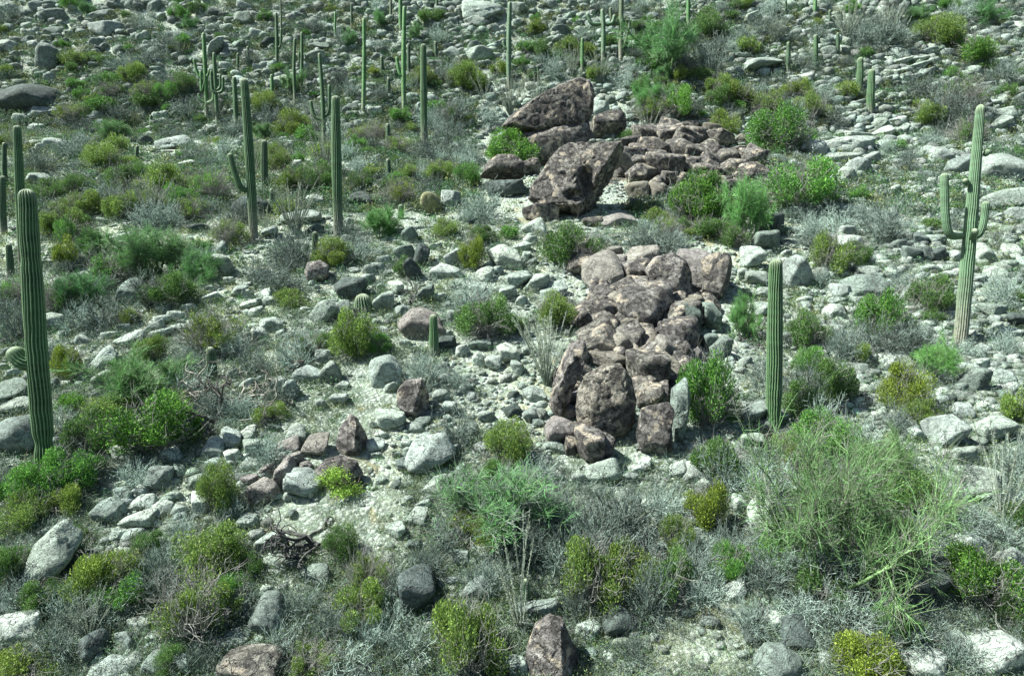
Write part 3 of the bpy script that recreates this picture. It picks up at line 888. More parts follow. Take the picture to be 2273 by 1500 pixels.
def saguaro(tx, ty, bx, by, wpx, label, c='g', arms=(), taper=.9, bark=.15, pinch=(), seed=None, name="saguaro", cat="cactus", wob=.02, group='saguaros standing on the hillside'):
    g = np.random.default_rng(int(tx * 3 + by) if seed is None else seed)
    P, Z = ground_hit(bx, by)
    s = F / Z
    T = at_depth(tx, ty, Z)
    r = wpx / 2 / s * 1.02
    big = wpx > 11
    ribs, per = (18, 6) if wpx > 24 else ((16, 4) if big else (12, 2))
    foot = P - np.array([0, 0, .35])
    n = 70 if wpx > 24 else (40 if big else 22)
    path, rad = column(foot - P, T - P, r, n, g, wob=wob, pinch=pinch)
    rad = rad * np.linspace(1.06, taper, len(rad))
    Hh = float(T[2] - P[2])
    v, q, t, at = ribbed(path, rad, ribs, per, bark * Hh * 2, 0, fuzz_top=.8)
    me = mesh_np("trunk" if arms else name, v, q, t, mat=M_CACTUS, attrs=at)
    colr = np.array(GREEN[c]) * g.uniform(.9, 1.12)
    if not arms:
        o = link(name, me, loc=P, color=colr)
    else:
        o = link(name, None, loc=P)
        link("trunk", me, parent=o, color=colr)
        for a in arms:
            # root pixel on trunk, elbow pixel, tip pixel, width, forward offset
            (rx_, ry_), (ex, ey), (tx_, ty_), aw = a[:4]
            off = a[4] if len(a) > 4 else 0.0
            A = [at_depth(x, y, Z + off * k) - P for (x, y), k in zip(((rx_, ry_), (ex, ey), (tx_, ty_)), (0, .8, 1))]
            c1 = A[0] + (A[1] - A[0]) * .9
            pth = bez(A[0], c1, A[1] + (A[1] - A[2]) * .02, A[2], 22)
            ra = aw / 2 / s
            rr = np.full(22, ra); rr[:5] *= np.linspace(.72, 1, 5)
            d = unit((pth[-1] - pth[-3])[None])[0]
            ph = np.linspace(.2, 1.45, 6)
            pth = np.concatenate([pth, pth[-1] + d * (np.sin(ph) * ra * .95)[:, None]])
            rr = np.concatenate([rr, np.cos(ph) * ra])
            v, q, t, at = ribbed(pth, rr, 14 if aw > 9 else 10, 4 if aw > 9 else 2, 0, 0, fuzz_top=.8)
            link("arm", mesh_np("arm", v, q, t, mat=M_CACTUS, attrs=at), parent=o, color=colr)
    tag(o, label, cat, group)
    COVER.append(((tx + bx) / 2, (ty + by) / 2, wpx, by - ty, 'sag'))
    return o


saguaro(60, 418, 106, 1092, 41, "thick tall saguaro with one ball-shaped arm bud low on its left side", 'g', arms=[((74, 805), (50, 806), (34, 785), 33, -.1)], bark=.03, pinch=[(.2, .22), (.78, .08), (.55, .04)], wob=.012)
saguaro(38, 278, 50, 592, 18, "slim tall saguaro standing directly behind the ball-armed saguaro", 'g', wob=.012)
saguaro(10, 316, 13, 420, 10, "thin saguaro top left of the slim saguaro, cut by the photo's left edge", 'd')
saguaro(7, 390, 10, 520, 13, "saguaro half hidden by brush at the left edge beside the thick saguaro", 'd')
saguaro(19, 540, 24, 614, 14, "short stubby saguaro by pale rocks left of the thick ball-armed saguaro", 'd')
saguaro(542, 174, 564, 540, 19, "tall leaning saguaro with a single elbowed arm low on its left", 'g', arms=[((556, 424), (530, 420), (511, 346), 12, -.2)], wob=.01)
saguaro(587, 310, 588, 425, 15, "mid-height saguaro just right of the elbow-armed saguaro", 'd')
saguaro(603, 418, 603, 456, 11, "little saguaro at the foot of the dark arched boulder", 'd')
saguaro(745, 212, 751, 524, 21, "tall straight armless saguaro with dark right side between ocotillo and yellow bush", 'g', wob=.008)
saguaro(699, 513, 700, 578, 14, "short thin saguaro standing above the round pink boulder", 'd')
saguaro(680, 538, 680, 560, 14, "tiny egg-shaped young saguaro beside a short thin saguaro", 'd')
saguaro(452, 73, 459, 266, 9, "saguaro with six crowded arms at two heights", 'b', arms=[((453, 178), (438, 168), (431, 134), 6), ((455, 176), (447, 216), (446, 160), 6), ((456, 228), (443, 222), (441, 210), 5), ((457, 230), (475, 226), (475, 206), 8), ((455, 172), (462, 168), (465, 156), 5)])
saguaro(475, 117, 483, 280, 8, "slender saguaro with arms lifted both sides, right of the six-armed one", 'g', arms=[((480, 207), (470, 203), (469, 160), 6), ((482, 206), (496, 204), (495, 174), 6), ((481, 200), (490, 196), (489, 168), 5)])
saguaro(520, 170, 525, 288, 10, "straight armless saguaro between the slender armed one and the tall leaning one", 'g')
saguaro(528, 118, 528, 160, 6, "short dark saguaro column among brush, left of a similar one", 'd')
saguaro(550, 103, 550, 152, 6, "short dark saguaro column above the straight armless saguaro, right of its twin", 'd')
saguaro(603, 165, 604, 228, 8, "small green saguaro beside the pale tilted rock upslope", 'b')
saguaro(613, 28, 614, 158, 7, "distant thin saguaro with one arm raised on the right", 'g', arms=[((615, 108), (624, 104), (624, 66), 5)])
saguaro(622, -10, 622, 90, 4, "grey distant saguaro skeleton behind the thin one with a raised arm", 'o')
saguaro(655, 85, 656, 232, 7, "thin plain saguaro, left one of two growing close together", 'g')
saguaro(670, 71, 667, 208, 7, "thin saguaro with a stub arm at mid height, right one of two close together", 'g', arms=[((669, 134), (664, 132), (664, 117), 4)])
saguaro(709, 118, 719, 348, 9, "candelabra saguaro with one low arm each side, right arm higher", 'g', arms=[((716, 266), (696, 262), (690, 227), 7), ((716, 260), (732, 254), (731, 192), 7)])
saguaro(744, 27, 744, 88, 5, "tiny far saguaro above the candelabra saguaro", 'b')
saguaro(335, 255, 335, 292, 7, "stubby dark saguaro post above the upper left brush", 'd')
saguaro(305, 323, 304, 358, 8, "stubby dark saguaro post left of the pale flat outcrop", 'd')
saguaro(808, 40, 805, 258, 9, "tall saguaro with a pinched waist, rising behind a small white rock", 'b', pinch=[(.75, .2)])
saguaro(780, 8, 780, 62, 5, "thin far saguaro left of the pinched-waist saguaro near the top", 'd')
saguaro(867, -12, 868, 44, 6, "brownish far saguaro, left one in a close trio at the top edge", 'o')
saguaro(889, -14, 890, 78, 9, "bright green far saguaro cut by the top edge behind the one-armed saguaro", 'b')
saguaro(898, 14, 897, 262, 10, "bright green saguaro with one short arm low on its left", 'b', arms=[((895, 170), (886, 166), (881, 130), 7)])
saguaro(907, 97, 908, 177, 8, "shorter dark saguaro tucked behind the bright green one-armed saguaro", 'd')
saguaro(940, 97, 942, 331, 15, "stout straight saguaro column with a pale woolly top, nothing beside it", 'g', wob=.006)
saguaro(967, 92, 969, 132, 8, "short saguaro right of the stout straight column, farther uphill", 'd')
saguaro(847, 125, 848, 168, 8, "short dull saguaro right of a yellow bush uphill", 'd')
saguaro(863, 172, 864, 222, 9, "short saguaro left of the one-armed saguaro's foot", 'd')
saguaro(861, 274, 862, 334, 10, "short saguaro below left of the stout column, over pale rocks", 'd')
saguaro(861, 352, 862, 397, 11, "short saguaro directly downhill of another like it, left of the stout column", 'd')
saguaro(890, 453, 890, 486, 13, "small barrel-shaped young saguaro beside the feathery palo verde", 'd')
saguaro(970, -10, 971, 27, 6, "far saguaro at the top edge left of a grey round rock", 'd')
saguaro(1166, -14, 1166, 20, 5, "far saguaro at the top edge above the stub-armed saguaro", 'd')
saguaro(1132, 4, 1130, 196, 11, "pale tall saguaro with a dark stub arm low on its left", 'p', arms=[((1127, 110), (1120, 106), (1117, 94), 6)], bark=.1)
saguaro(1337, 20, 1337, 141, 10, "saguaro with two arms curving out like bull horns", 'p', arms=[((1334, 54), (1312, 56), (1304, 34), 8), ((1340, 54), (1360, 55), (1364, 37), 8)])
saguaro(1380, -16, 1378, 134, 11, "grey-brown saguaro with a charred black base and a drooping right arm", 'o', arms=[((1382, 48), (1402, 44), (1386, 100), 7), ((1377, 54), (1356, 52), (1355, 20), 6)], bark=.2)
saguaro(1293, 84, 1293, 158, 8, "armless green saguaro left of the bull-horned saguaro", 'b')
saguaro(1528, -8, 1528, 62, 9, "bright green armless saguaro cut by the top edge over the big palo verde", 'b')
saguaro(1811, -12, 1808, 44, 8, "green saguaro trunk cut by the top edge, upper right slope", 'b')
saguaro(1745, -8, 1746, 54, 5, "thin dark saguaro at the top edge left of a green one", 'd')
saguaro(1842, 22, 1842, 62, 7, "small dark saguaro below the top edge on the upper right slope", 'd')
saguaro(1750, 93, 1747, 166, 9, "narrow saguaro, left one of three in a loose row", 'd')
saguaro(1811, 77, 1808, 170, 11, "tallest saguaro, middle one of three in a loose row", 'g')
saguaro(1860, 72, 1861, 134, 8, "dull saguaro, right one of three in a loose row", 'd')
saguaro(1910, 127, 1906, 214, 14, "short thick saguaro, left one of a close pair by pale ledges", 'g')
saguaro(1935, 153, 1930, 258, 16, "short thick saguaro, right one of a close pair by pale ledges", 'g')
saguaro(2177, 231, 2131, 768, 30, "pale tall leaning saguaro with a long left arm and two small buds", 'p',
        arms=[((2136, 523), (2098, 528), (2096, 392), 16, -.15), ((2150, 528), (2180, 522), (2188, 454), 15, -.2), ((2158, 530), (2162, 522), (2164, 514), 14, -.5), ((2184, 342), (2190, 341), (2192, 338), 12, -.1), ((2150, 408), (2145, 406), (2143, 402), 12, -.1)], bark=.16, wob=.006, taper=.58)
saguaro(1722, 573, 1718, 952, 33, "stocky woolly-topped saguaro with green branches across its base", 'g', bark=.0, wob=.004)
saguaro(962, 696, 964, 790, 20, "knee-high ribbed saguaro in front of a pinkish slab", 'g', wob=.0)
saguaro(467, 768, 470, 842, 22, "small ribbed saguaro rising from the fallen grey branches", 'd', wob=.0)
saguaro(1166, 1283, 1170, 1346, 21, "small grey saguaro hidden inside the tall sparse ocotillo", 'd', wob=.0)
saguaro(805, 650, 806, 690, 42, "squat dark barrel cactus leaning by an undercut grey boulder", 'd', name="barrel_cactus", wob=.0, group=None)

# ------------------------------------------------------------------ plants: one of each kind and form, then copies
def leafy(seed, n, size, top=(.30, .37, .09), low=(.07, .12, .045), dry=(.37, .43, .11), stems=46, holes=-.12):
    g = np.random.default_rng(seed)
    # uneven dome of lobes
    nl = 16
    lc = unit(g.normal(size=(nl, 3)) * np.array([1, 1, .8])) * g.uniform(.35, .78, (nl, 1))
    lc[:, 2] = np.abs(lc[:, 2]) * 1.0 + .28
    lr = g.uniform(.22, .42, nl)
    k = g.integers(nl, size=n)
    d = unit(g.normal(size=(n, 3)))
    p = lc[k] + d * (lr[k] * g.random(n) ** .40)[:, None]
    p[:, 2] = np.maximum(p[:, 2], .03)
    hole = fbm(p * 3.1 + seed, 3)
    keep = hole > holes
    p, d = p[keep], d[keep]
    n = len(p)
    up = unit(d * .5 + g.normal(size=(n, 3)) * .55 + np.array([0, 0, .8]))
    a = unit(np.cross(up, g.normal(size=(n, 3))))
    L = size * g.uniform(.7, 1.4, n)[:, None]
    w = L * .42
    v = np.stack([p - up * L * .5, p + a * w * .5, p + up * L * .6, p - a * w * .5], 1).reshape(-1, 3)
    q = np.arange(n * 4).reshape(-1, 4)
    t = np.clip(.5 + .5 * fbm(p * 2.2 + 40, 2) + .45 * g.normal(size=n), 0, 1)[:, None]
    c = np.array(low) + (np.array(top) - np.array(low)) * t
    dm = (g.random(n) < .12)[:, None]
    c = np.where(dm, np.array(dry) * g.uniform(.7, 1.2, (n, 1)), c) * g.uniform(.55, 1.4, (n, 1))
    fol = mesh_np("foliage", v, q, smooth=False, col=np.repeat(c, 4, 0), mat=M_LEAF)
    st = np.zeros((stems, 3)) + g.normal(size=(stems, 3)) * np.array([.06, .06, 0])
    di = unit(g.normal(size=(stems, 3)) * np.array([.8, .8, .3]) + np.array([0, 0, .8]))
    (P0, P1, r0, r1, lv), _ = grow(g, st, di, g.uniform(.5, .85, stems), np.full(stems, .014), 2, nseg=3, wob=.2, kids=3, ratio=.5, spread=.5, rr=.6)
    v, q = tubes(P0, P1, r0, r1)
    br = mesh_np("branches", v, q, col=np.array([.25, .26, .23]), mat=M_TWIG)
    return fol, br


def bare(seed, n=70, rad=.0125, kids=(4, 4), col=(.33, .445, .37), spread=.45, up=.03):
    g = np.random.default_rng(seed)
    st = g.normal(size=(n, 3)) * np.array([.10, .10, 0])
    di = unit(g.normal(size=(n, 3)) * np.array([1, 1, .45]) + np.array([0, 0, .62]))
    (P0, P1, r0, r1, lv), _ = grow(g, st, di, g.uniform(.45, .85, n), np.full(n, rad), len(kids), nseg=3, wob=.22, kids=list(kids), ratio=.55, spread=spread, up=up, rr=.72, tip=.6)
    v, q = tubes(P0, P1, r0, r1)
    c = np.array(col) * (g.uniform(.12, 1.55, (len(P0), 1)) ** 1.15)
    c = np.repeat(c, 6, 0)
    return mesh_np("bare_bush", v, q, col=c, mat=M_TWIG)


def palo(seed, n=7, sprays=9, limb=.030, open_=.7, bright=(.22, .47, .19), wild=.5, thin=.0028, grey=.1, along=.6):
    g = np.random.default_rng(seed)
    st = g.normal(size=(n, 3)) * np.array([.05, .05, 0])
    di = unit(g.normal(size=(n, 3)) * np.array([open_, open_, .2]) + np.array([0, 0, .9]))
    (P0, P1, r0, r1, lv), _ = grow(g, st, di, g.uniform(.45, .7, n), np.full(n, limb), 2, nseg=4, wob=.2, kids=[4, 4], ratio=.6, spread=wild, up=.08, rr=.5, tip=.5)
    v, q = tubes(P0, P1, r0, r1, 4)
    tc = np.array([.20, .34, .14]) * g.uniform(.6, 1.3, (len(P0), 1))
    trunk = mesh_np("trunk", v, q, col=np.repeat(tc, 8, 0), mat=M_WOOD)
    m = lv >= 1
    A, D = P1[m], unit(P1[m] - P0[m])
    k = sprays
    A = np.repeat(A, k, 0); D = np.repeat(D, k, 0)
    A = A - D * (g.random((len(A), 1)) * .1)
    D = unit(D * along + g.normal(size=D.shape) * (.85 - along * .7) + np.array([0, 0, .5 * along]))
    L = g.uniform(.10, .30, len(A))
    mid = A + D * (L * .5)[:, None]
    D2 = unit(D + g.normal(size=D.shape) * .32)
    tip = mid + D2 * (L * .5)[:, None]
    D3 = unit(D + g.normal(size=D.shape) * .5)
    tip2 = mid + D3 * (L * .4)[:, None]
    rad = np.full(len(A), thin)
    v1, q1 = tubes(A, mid, rad, rad * .8)
    v2, q2 = tubes(mid, tip, rad * .8, rad * .4)
    v3, q3 = tubes(mid, tip2, rad * .7, rad * .4)
    c = np.array(bright) * g.uniform(.4, 1.3, (len(A), 1)) + np.array([.06, .01, .02]) * g.random((len(A), 1))
    gr = (g.random((len(A), 1)) < grey)
    c = np.where(gr, np.array([.34, .38, .33]) * g.uniform(.4, 1.2, (len(A), 1)), c)
    c = np.repeat(c, 6, 0)
    crown = mesh_np("crown", np.concatenate([v1, v2, v3]), np.concatenate([q1, q2 + len(v1), q3 + 2 * len(v1)]), col=np.concatenate([c, c, c]), mat=M_LEAF)
    return trunk, crown


def ocot(seed, n=26, spread=.45, rad=.0068, leaf=0.0):
    g = np.random.default_rng(seed)
    az = g.uniform(0, 2 * math.pi, n)
    el = spread * np.sqrt(g.random(n))
    D = np.stack([np.sin(el) * np.cos(az), np.sin(el) * np.sin(az), np.cos(el)], 1)
    P = np.stack([np.cos(az), np.sin(az), 0 * az], 1) * .04 * g.random((n, 1))
    L = g.uniform(.7, 1.05, n)
    S = []
    d = D
    ns = 9
    for s in range(ns):
        Q = P + d * (L / ns)[:, None]
        f0, f1 = 1 - .6 * s / ns, 1 - .6 * (s + 1) / ns
        S.append((P, Q, rad * f0 * np.ones(n), rad * f1 * np.ones(n)))
        P = Q
        d = unit(d + g.normal(size=d.shape) * .05 + D * np.array([.03, .03, 0]))
    P0, P1, r0, r1 = [np.concatenate([x[k] for x in S]) for k in range(4)]
    v, q = tubes(P0, P1, r0, r1, 4)
    c = np.array([.25, .31, .255]) * g.uniform(.4, 1.2, (len(P0), 1))
    c = np.repeat(c, 8, 0)
    # spines
    K = 16
    t = g.random((len(P0), K, 1))
    A = (P0[:, None] + (P1 - P0)[:, None] * t).reshape(-1, 3)
    B2 = A + unit(g.normal(size=A.shape) + np.array([0, 0, .4])) * .022
    v2, q2 = tubes(A, B2, np.full(len(A), .0028), np.full(len(A), .001))
    c2 = np.repeat(np.array([.30, .36, .26]) * g.uniform(.6, 1.2, (len(A), 1)), 6, 0)
    return mesh_np("ocotillo", np.concatenate([v, v2]), np.concatenate([q, q2 + len(v)]), col=np.concatenate([c, c2]), mat=M_TWIG)


LEAF_HI = [leafy(500 + i, 19000, .047, holes=[-.30, -.18, -.35, -.12, -.25][i], stems=60) for i in range(5)] + [leafy(506, 13000, .042, holes=.12, stems=110)]
LEAF_LO = [leafy(520 + i, 5600, .078, stems=26, holes=-.25) for i in range(4)]
BARE_HI = [bare(540 + i, [80, 60, 95, 70][i], .0115, (4, 4), spread=[.45, .6, .4, .55][i]) for i in range(4)] + [bare(548, 60, .012, (5, 4), spread=.75, up=-.12), bare(549, 40, .014, (5, 4), spread=.6, up=.06)]
BARE_LO = [bare(560 + i, 70, .014, (4, 3)) for i in range(3)]
PALO_HI = [palo(580 + i, 8, 8, wild=.8, thin=.0034) for i in range(4)] + [palo(586, 10, 6, wild=.8, thin=.0022, grey=.3, along=.45, limb=.017, open_=.62), palo(587, 14, 4, wild=.75, thin=.0036, grey=.45, along=.5, limb=.02, open_=.8)]
PALO_LO = [palo(590 + i, 6, 8, wild=.65, thin=.006) for i in range(3)]
OCO = [ocot(600, 40, .50), ocot(601, 13, .55), ocot(602, 26, .38), ocot(603, 14, .6)]

# colour multipliers over the leaf colours
TL = {'L': (.85, 1.06, .92), 'G': (.56, 1.06, .80), 'B': (.60, 1.06, .68), 'Y': (1.02, 1.14, .68), 'D': (.50, .78, .78), 'O': (.84, 1.0, .76)}
TLW = {'L': 'yellow-green', 'G': 'green', 'B': 'bright green', 'Y': 'yellowish', 'D': 'dark green', 'O': 'olive'}


def root_thing(name, P, s3, g, cat, group):
    o = link(name, None, loc=P, rot=(0, 0, g.uniform(0, 6.28)), scl=s3)
    tag(o, None, cat, group)
    return o


def place(cx, cy, w, h, kf=.42):
    P, Z = ground_hit(cx, cy + h * kf)
    return P, F / Z


def put_leafy(cx, cy, w, h, t='L', label=None, lo=None, var=None):
    g = np.random.default_rng(int(cx * 11 + cy * 5))
    P, s = place(cx, cy, w, h)
    lo = (w < 75) if lo is None else lo
    fol, br = (LEAF_LO if lo else LEAF_HI)[int(g.integers(4 if lo else 6)) if var is None else var]
    sc = (w / 2 / s * .98, w / 2 / s * .98, h / s * .78)
    o = root_thing("leafy_shrub", P - np.array([0, 0, .04]), sc, g, 'shrub', 'leafy shrubs on the hillside')
    tint = np.array(TL[t]) * g.uniform(.85, 1.15)
    link("foliage", fol, parent=o, color=tint)
    if w > 34:
        link("branches", br, parent=o, color=(1, 1, 1))
    if label:
        tag(o, label)
    else:
        sh = 'broad' if w > 1.5 * h else ('tall' if h > 1.15 * w else 'rounded')
        ITEMS.append((o, 'shrub', f"{sh} {TLW[t]} leafy shrub", cx, cy, w, h))
    COVER.append((cx, cy, w, h, 'veg'))
    return o


def put_bare(cx, cy, w, h, tone=1.0, label=None):
    g = np.random.default_rng(int(cx * 17 + cy * 3))
    P, s = place(cx, cy, w, h)
    pool = BARE_LO if w < 70 else BARE_HI
    me = pool[int(g.integers(len(pool)))]
    o = link("bare_bush", me, loc=P - np.array([0, 0, .03]), rot=(0, 0, g.uniform(0, 6.28)), scl=(w / 2 / s * .95, w / 2 / s * .95, h / s * .85))
    tw = tone * g.uniform(.8, 1.15)
    o.color = (tw, tw * 1.0, tw * 1.02, 1)
    tag(o, label, 'bush', 'bare grey bushes on the hillside')
    if not label:
        sh = 'wide' if w > 1.4 * h else 'rounded'
        ITEMS.append((o, 'bush', f"{sh} {'dark' if tw < .8 else 'pale'} leafless twiggy bush", cx, cy, w, h))
    COVER.append((cx, cy, w, h, 'veg'))
    return o


def put_palo(cx, cy, w, h, tint=(1, 1, 1), label=None, var=None):
    g = np.random.default_rng(int(cx * 19 + cy * 23))
    P, s = place(cx, cy, w, h)
    pool = PALO_LO if w < 80 else PALO_HI
    tr, cr = pool[int(g.integers(min(4, len(pool)))) if var is None else var]
    o = root_thing("palo_verde", P - np.array([0, 0, .05]), (w / 2 / s * .95, w / 2 / s * .95, h / s * .72), g, 'tree', 'feathery palo verde trees')
    tw = np.array(tint) * g.uniform(.9, 1.1)
    link("trunk", tr, parent=o, color=(1, 1, 1))
    link("crown", cr, parent=o, color=tw)
    if label:
        tag(o, label)
    else:
        ITEMS.append((o, 'palo verde', "feathery green palo verde", cx, cy, w, h))
    COVER.append((cx, cy, w, h, 'veg'))
    return o


def put_oco(bx, by, h, var=0, wide=1.0, tone=1.0, label=None):
    g = np.random.default_rng(int(bx * 29 + by * 31))
    P, Z = ground_hit(bx, by)
    s = F / Z
    k = h / s
    o = link("ocotillo", OCO[var], loc=P - np.array([0, 0, .05]), rot=(0, 0, g.uniform(0, 6.28)), scl=(k * wide, k * wide, k))
    o.color = (tone, tone, tone, 1)
    tag(o, label, 'ocotillo', 'ocotillos with bare wands')
    if not label:
        ITEMS.append((o, 'ocotillo', "ocotillo fan of thin bare wands", bx, by - h / 2, h * .8, h))
    COVER.append((bx, by - h / 2, h * .5, h, 'oco'))
    return o


LH = """240 1260 155 110 O;470 1210 165 110 L;440 1325 210 150 L;470 730 155 115 O;790 735 115 110 L;160 1040 150 110 G;488 1085 95 110 L;200 950 120 100 D;1545 440 155 115 B;1775 410 195 115 G;1135 328 140 74 B;1040 390 70 50 G;890 425 95 60 Y
1265 540 145 100 D;1840 562 105 92 L;1965 700 120 112 G;2010 855 115 112 Y;1575 865 140 170 G;1232 682 110 80 L;1070 700 130 100 D;1500 232 90 72 B;1605 275 80 60 O;1735 290 150 100 G;2085 75 120 66 L;2155 110 95 70 B;1050 560 70 76 Y
470 412 95 80 B;510 512 100 66 L;150 560 62 76 Y;1312 1265 170 150 L;1040 1405 185 170 L;2180 1275 190 130 B;1920 1445 170 110 Y;1570 1115 110 110 Y;60 1470 160 70 O;30 1245 110 110 D;820 1260 120 110 L;1130 980 120 90 L;2062 650 110 86 D;1790 730 100 90 D
830 158 34 24 Y;60 1130 110 90 L;330 1200 90 60 D;140 1100 110 70 O;560 1250 60 60 D;800 1330 140 100 L;760 1200 90 70 D;1590 1010 120 100 D;1850 840 110 100 D;1780 880 90 80 D;1500 1180 90 80 L;1480 1270 130 110 D;690 1450 140 80 L;1900 560 70 60 D
2250 900 60 90 L;2240 1350 80 90 D;2000 1380 110 70 D;1320 330 40 30 D;1440 240 90 60 L;1570 60 80 50 D;1660 100 60 44 L;1640 210 80 56 O;1590 190 70 50 L;1800 240 90 60 L;1880 200 60 44 O;1700 230 80 60 L;1760 200 70 50 O;2130 210 110 80 D
2060 250 80 60 L;2150 290 90 70 D;970 380 80 50 L;940 170 70 50 O;1030 170 80 60 L;880 320 70 46 L;840 290 70 46 O;1060 180 60 50 L;650 280 80 60 O;700 390 100 70 D;640 400 70 60 L;370 400 120 70 L;280 390 90 70 D;130 490 110 70 L;190 450 100 60 L
420 460 80 60 L;60 640 90 70 G;130 650 100 80 G;250 590 120 80 G;380 640 120 80 D;680 760 70 60 D;340 770 80 60 L;150 800 70 80 Y;740 560 90 60 O;640 460 60 50 L;800 400 70 50 D;590 230 70 46 O;410 190 70 44 D;330 200 80 46 L;250 200 70 40 D;160 250 80 44 O
120 420 80 50 D;230 350 90 50 L;560 350 60 50 D;1000 250 70 50 D;1110 150 50 36 O;1190 60 50 34 O;1400 300 50 26 D;1420 190 60 50 G;1260 100 60 40 L;1300 110 50 36 O;1200 110 60 44 D;900 590 60 50 D;160 1190 90 60 D;100 1310 110 70 D;380 1460 90 60 D"""
for line in LH.split("\n"):
    for t_ in line.split(";"):
        q_ = t_.split()
        a_ = list(map(float, q_[:4]))
        put_leafy(a_[0], a_[1], a_[2] * 1.14, a_[3] * 1.14, t=q_[4])
put_leafy(340, 935, 260, 150, 'B', "wide bright emerald leafy acacia above a dark hollow", var=1)
put_leafy(160, 890, 70, 60, 'B', "small emerald leafy sprig right of the thick saguaro's trunk")
for cx, cy, w, h, tn, lb, *vr in ((350, 555, 260, 150, (1, 1, 1), "broad green palo verde over a whitish rock"), (330, 830, 280, 150, (.95, 1, .9), "feathery palo verde uphill of the emerald acacia"),
                             (845, 490, 130, 90, (1.0, 1.2, .9), "low bright palo verde spraying out like a fountain"), (1485, 95, 200, 150, (.8, .95, .85), "largest palo verde on the upper slope, below a bright saguaro"),
                             (1435, 210, 110, 80, (.95, 1.15, .9), "fresh green palo verde just uphill right of the great dark boulder"), (1662, 460, 150, 180, (1.0, 1.2, .9), "yellow-green palo verde with pale limbs between two big bushes"),
                             (1130, 1100, 400, 210, (.85, 1.0, .9), "broad wispy palo verde downhill left of the lower outcrop", 5), (2075, 790, 120, 110, (1.0, 1.2, .8), "lime palo verde in front of the leaning pale saguaro"),
                             (1650, 700, 90, 120, (.95, 1.15, .85), "thin palo verde left of the stocky saguaro"), (170, 640, 160, 110, (.8, 1, .9), "dusky palo verde right of the thick saguaro's shaft"), (440, 590, 130, 90, (.9, 1, .9), "palo verde by a pale tilted rock below the leaning saguaro"), (190, 18, 60, 50, (1, 1.1, 1), "small palo verde at the top edge"), (260, 290, 110, 64, (1, 1, .95), "pale green palo verde in the upper left brush"),
                             (840, 40, 60, 60, (1, 1.1, 1), "small palo verde right of the pinched-waist saguaro"), (925, 75, 60, 50, (1, 1, 1), "small palo verde right of the one-armed saguaro"), (650, 180, 70, 60, (1, 1, 1), "small palo verde between two thin saguaros"),
                             (590, 290, 70, 50, (1, 1, 1), "small palo verde right of the leaning saguaro's shaft"), (220, 180, 60, 46, (1, 1.1, 1), "small palo verde above the black-sided boulder"), (420, 50, 60, 40, (1, 1.1, 1), "small palo verde uphill of the six-armed saguaro"),
                             (2030, 35, 90, 60, (.9, 1.0, .9), "palo verde at the top edge right of the small far saguaros"), (205, 540, 120, 90, (1.1, 1.1, .9), "dark-stemmed palo verde behind the yellow bush"), (780, 90, 60, 50, (.9, 1, .9), "small palo verde left of the pinched-waist saguaro"), (1480, 160, 60, 50, (.9, 1, .9), "small palo verde at the foot of the largest upper one"), (2190, 30, 110, 70, (.8, .95, .9), "palo verde in the upper right corner")):
    put_palo(cx, cy, w, h, tn, lb, vr[0] if vr else None)
put_palo(1870, 1110, 520, 480, (1.0, .98, .92), "biggest palo verde, a wide grey-green tangle with limbs crossing the stocky saguaro", var=4)
put_palo(1960, 1010, 200, 150, (1.0, .95, .9), "pale palo verde top growing behind the biggest palo verde", var=2)

BH = """1440 525 150 80;1050 640 120 90;620 610 100 70;570 590 100 80;1370 1140 210 170;940 815 110 80;660 775 110 100;2100 240 150 110;1960 490 110 110;740 1370 110 90;1440 1300 150 150;1590 1030 120 120;160 1330 130 100;640 1410 130 90;770 1440 160 100
2000 1400 130 80;2240 1080 80 120;1010 935 120 120;1080 455 110 80;980 320 130 80;40 710 90 100;240 690 130 90;650 545 100 90;1780 850 100 120;1170 1200 130 130;600 1000 110 80;430 850 120 80;1290 1190 140 110;880 1290 110 90;540 1330 120 80
1860 480 90 80;1800 500 80 70;2000 620 90 70;2220 640 90 90;2230 760 80 70;1870 760 100 90;1700 820 80 90;1990 920 90 90;2120 1130 150 100;2220 1180 110 80;1700 1260 150 110;1620 1200 110 90;1860 1340 170 110;330 640 130 90;100 770 90 70
180 700 90 80;450 570 90 60;540 470 90 60;330 480 110 70;240 430 100 60;90 360 100 50;160 330 90 50;420 240 90 50;350 120 80 44;280 140 80 44;470 210 60 40;560 130 60 40;1020 240 80 60;960 260 80 60;1090 250 90 60;1230 150 80 60;1700 60 90 60;1900 80 100 60
1960 70 110 80;2040 190 90 60;2220 160 90 60;1780 140 80 50;1840 260 80 50;1580 140 80 60;1380 180 70 50;740 290 70 60;780 200 60 44;700 60 60 40;850 210 60 40;190 280 80 44;270 250 80 44;390 290 90 50;440 340 90 50;500 330 70 50"""
BH += """
1340 1210 150 110;1240 1120 120 100;1420 1200 130 110;1190 1040 90 80;1540 1240 120 100;1660 1360 110 80;1780 1330 150 100;1960 1230 140 110;2080 1380 110 90;2130 1440 110 80;1000 1180 120 90;950 1240 110 90;1080 1270 110 90;900 1420 140 110;830 1400 110 90
660 1330 110 90;600 1450 120 90;450 1450 110 80;130 1420 130 90;50 1310 110 80;250 1350 110 90;360 1230 80 70;130 1210 100 80;400 1170 90 70;20 1060 90 100;300 1050 110 70;520 1130 80 70;880 1360 110 80;1280 1330 100 90;1400 1430 80 60
2250 1010 80 110;2130 1050 90 80;1990 1010 110 80;1900 960 100 90;1830 910 100 90;2260 1420 70 90;2050 1180 110 90;2230 1290 70 70;1560 1300 110 70;1480 1110 110 80;1130 1130 110 90;560 800 100 80;620 860 90 70;540 900 90 70;1020 840 80 60"""
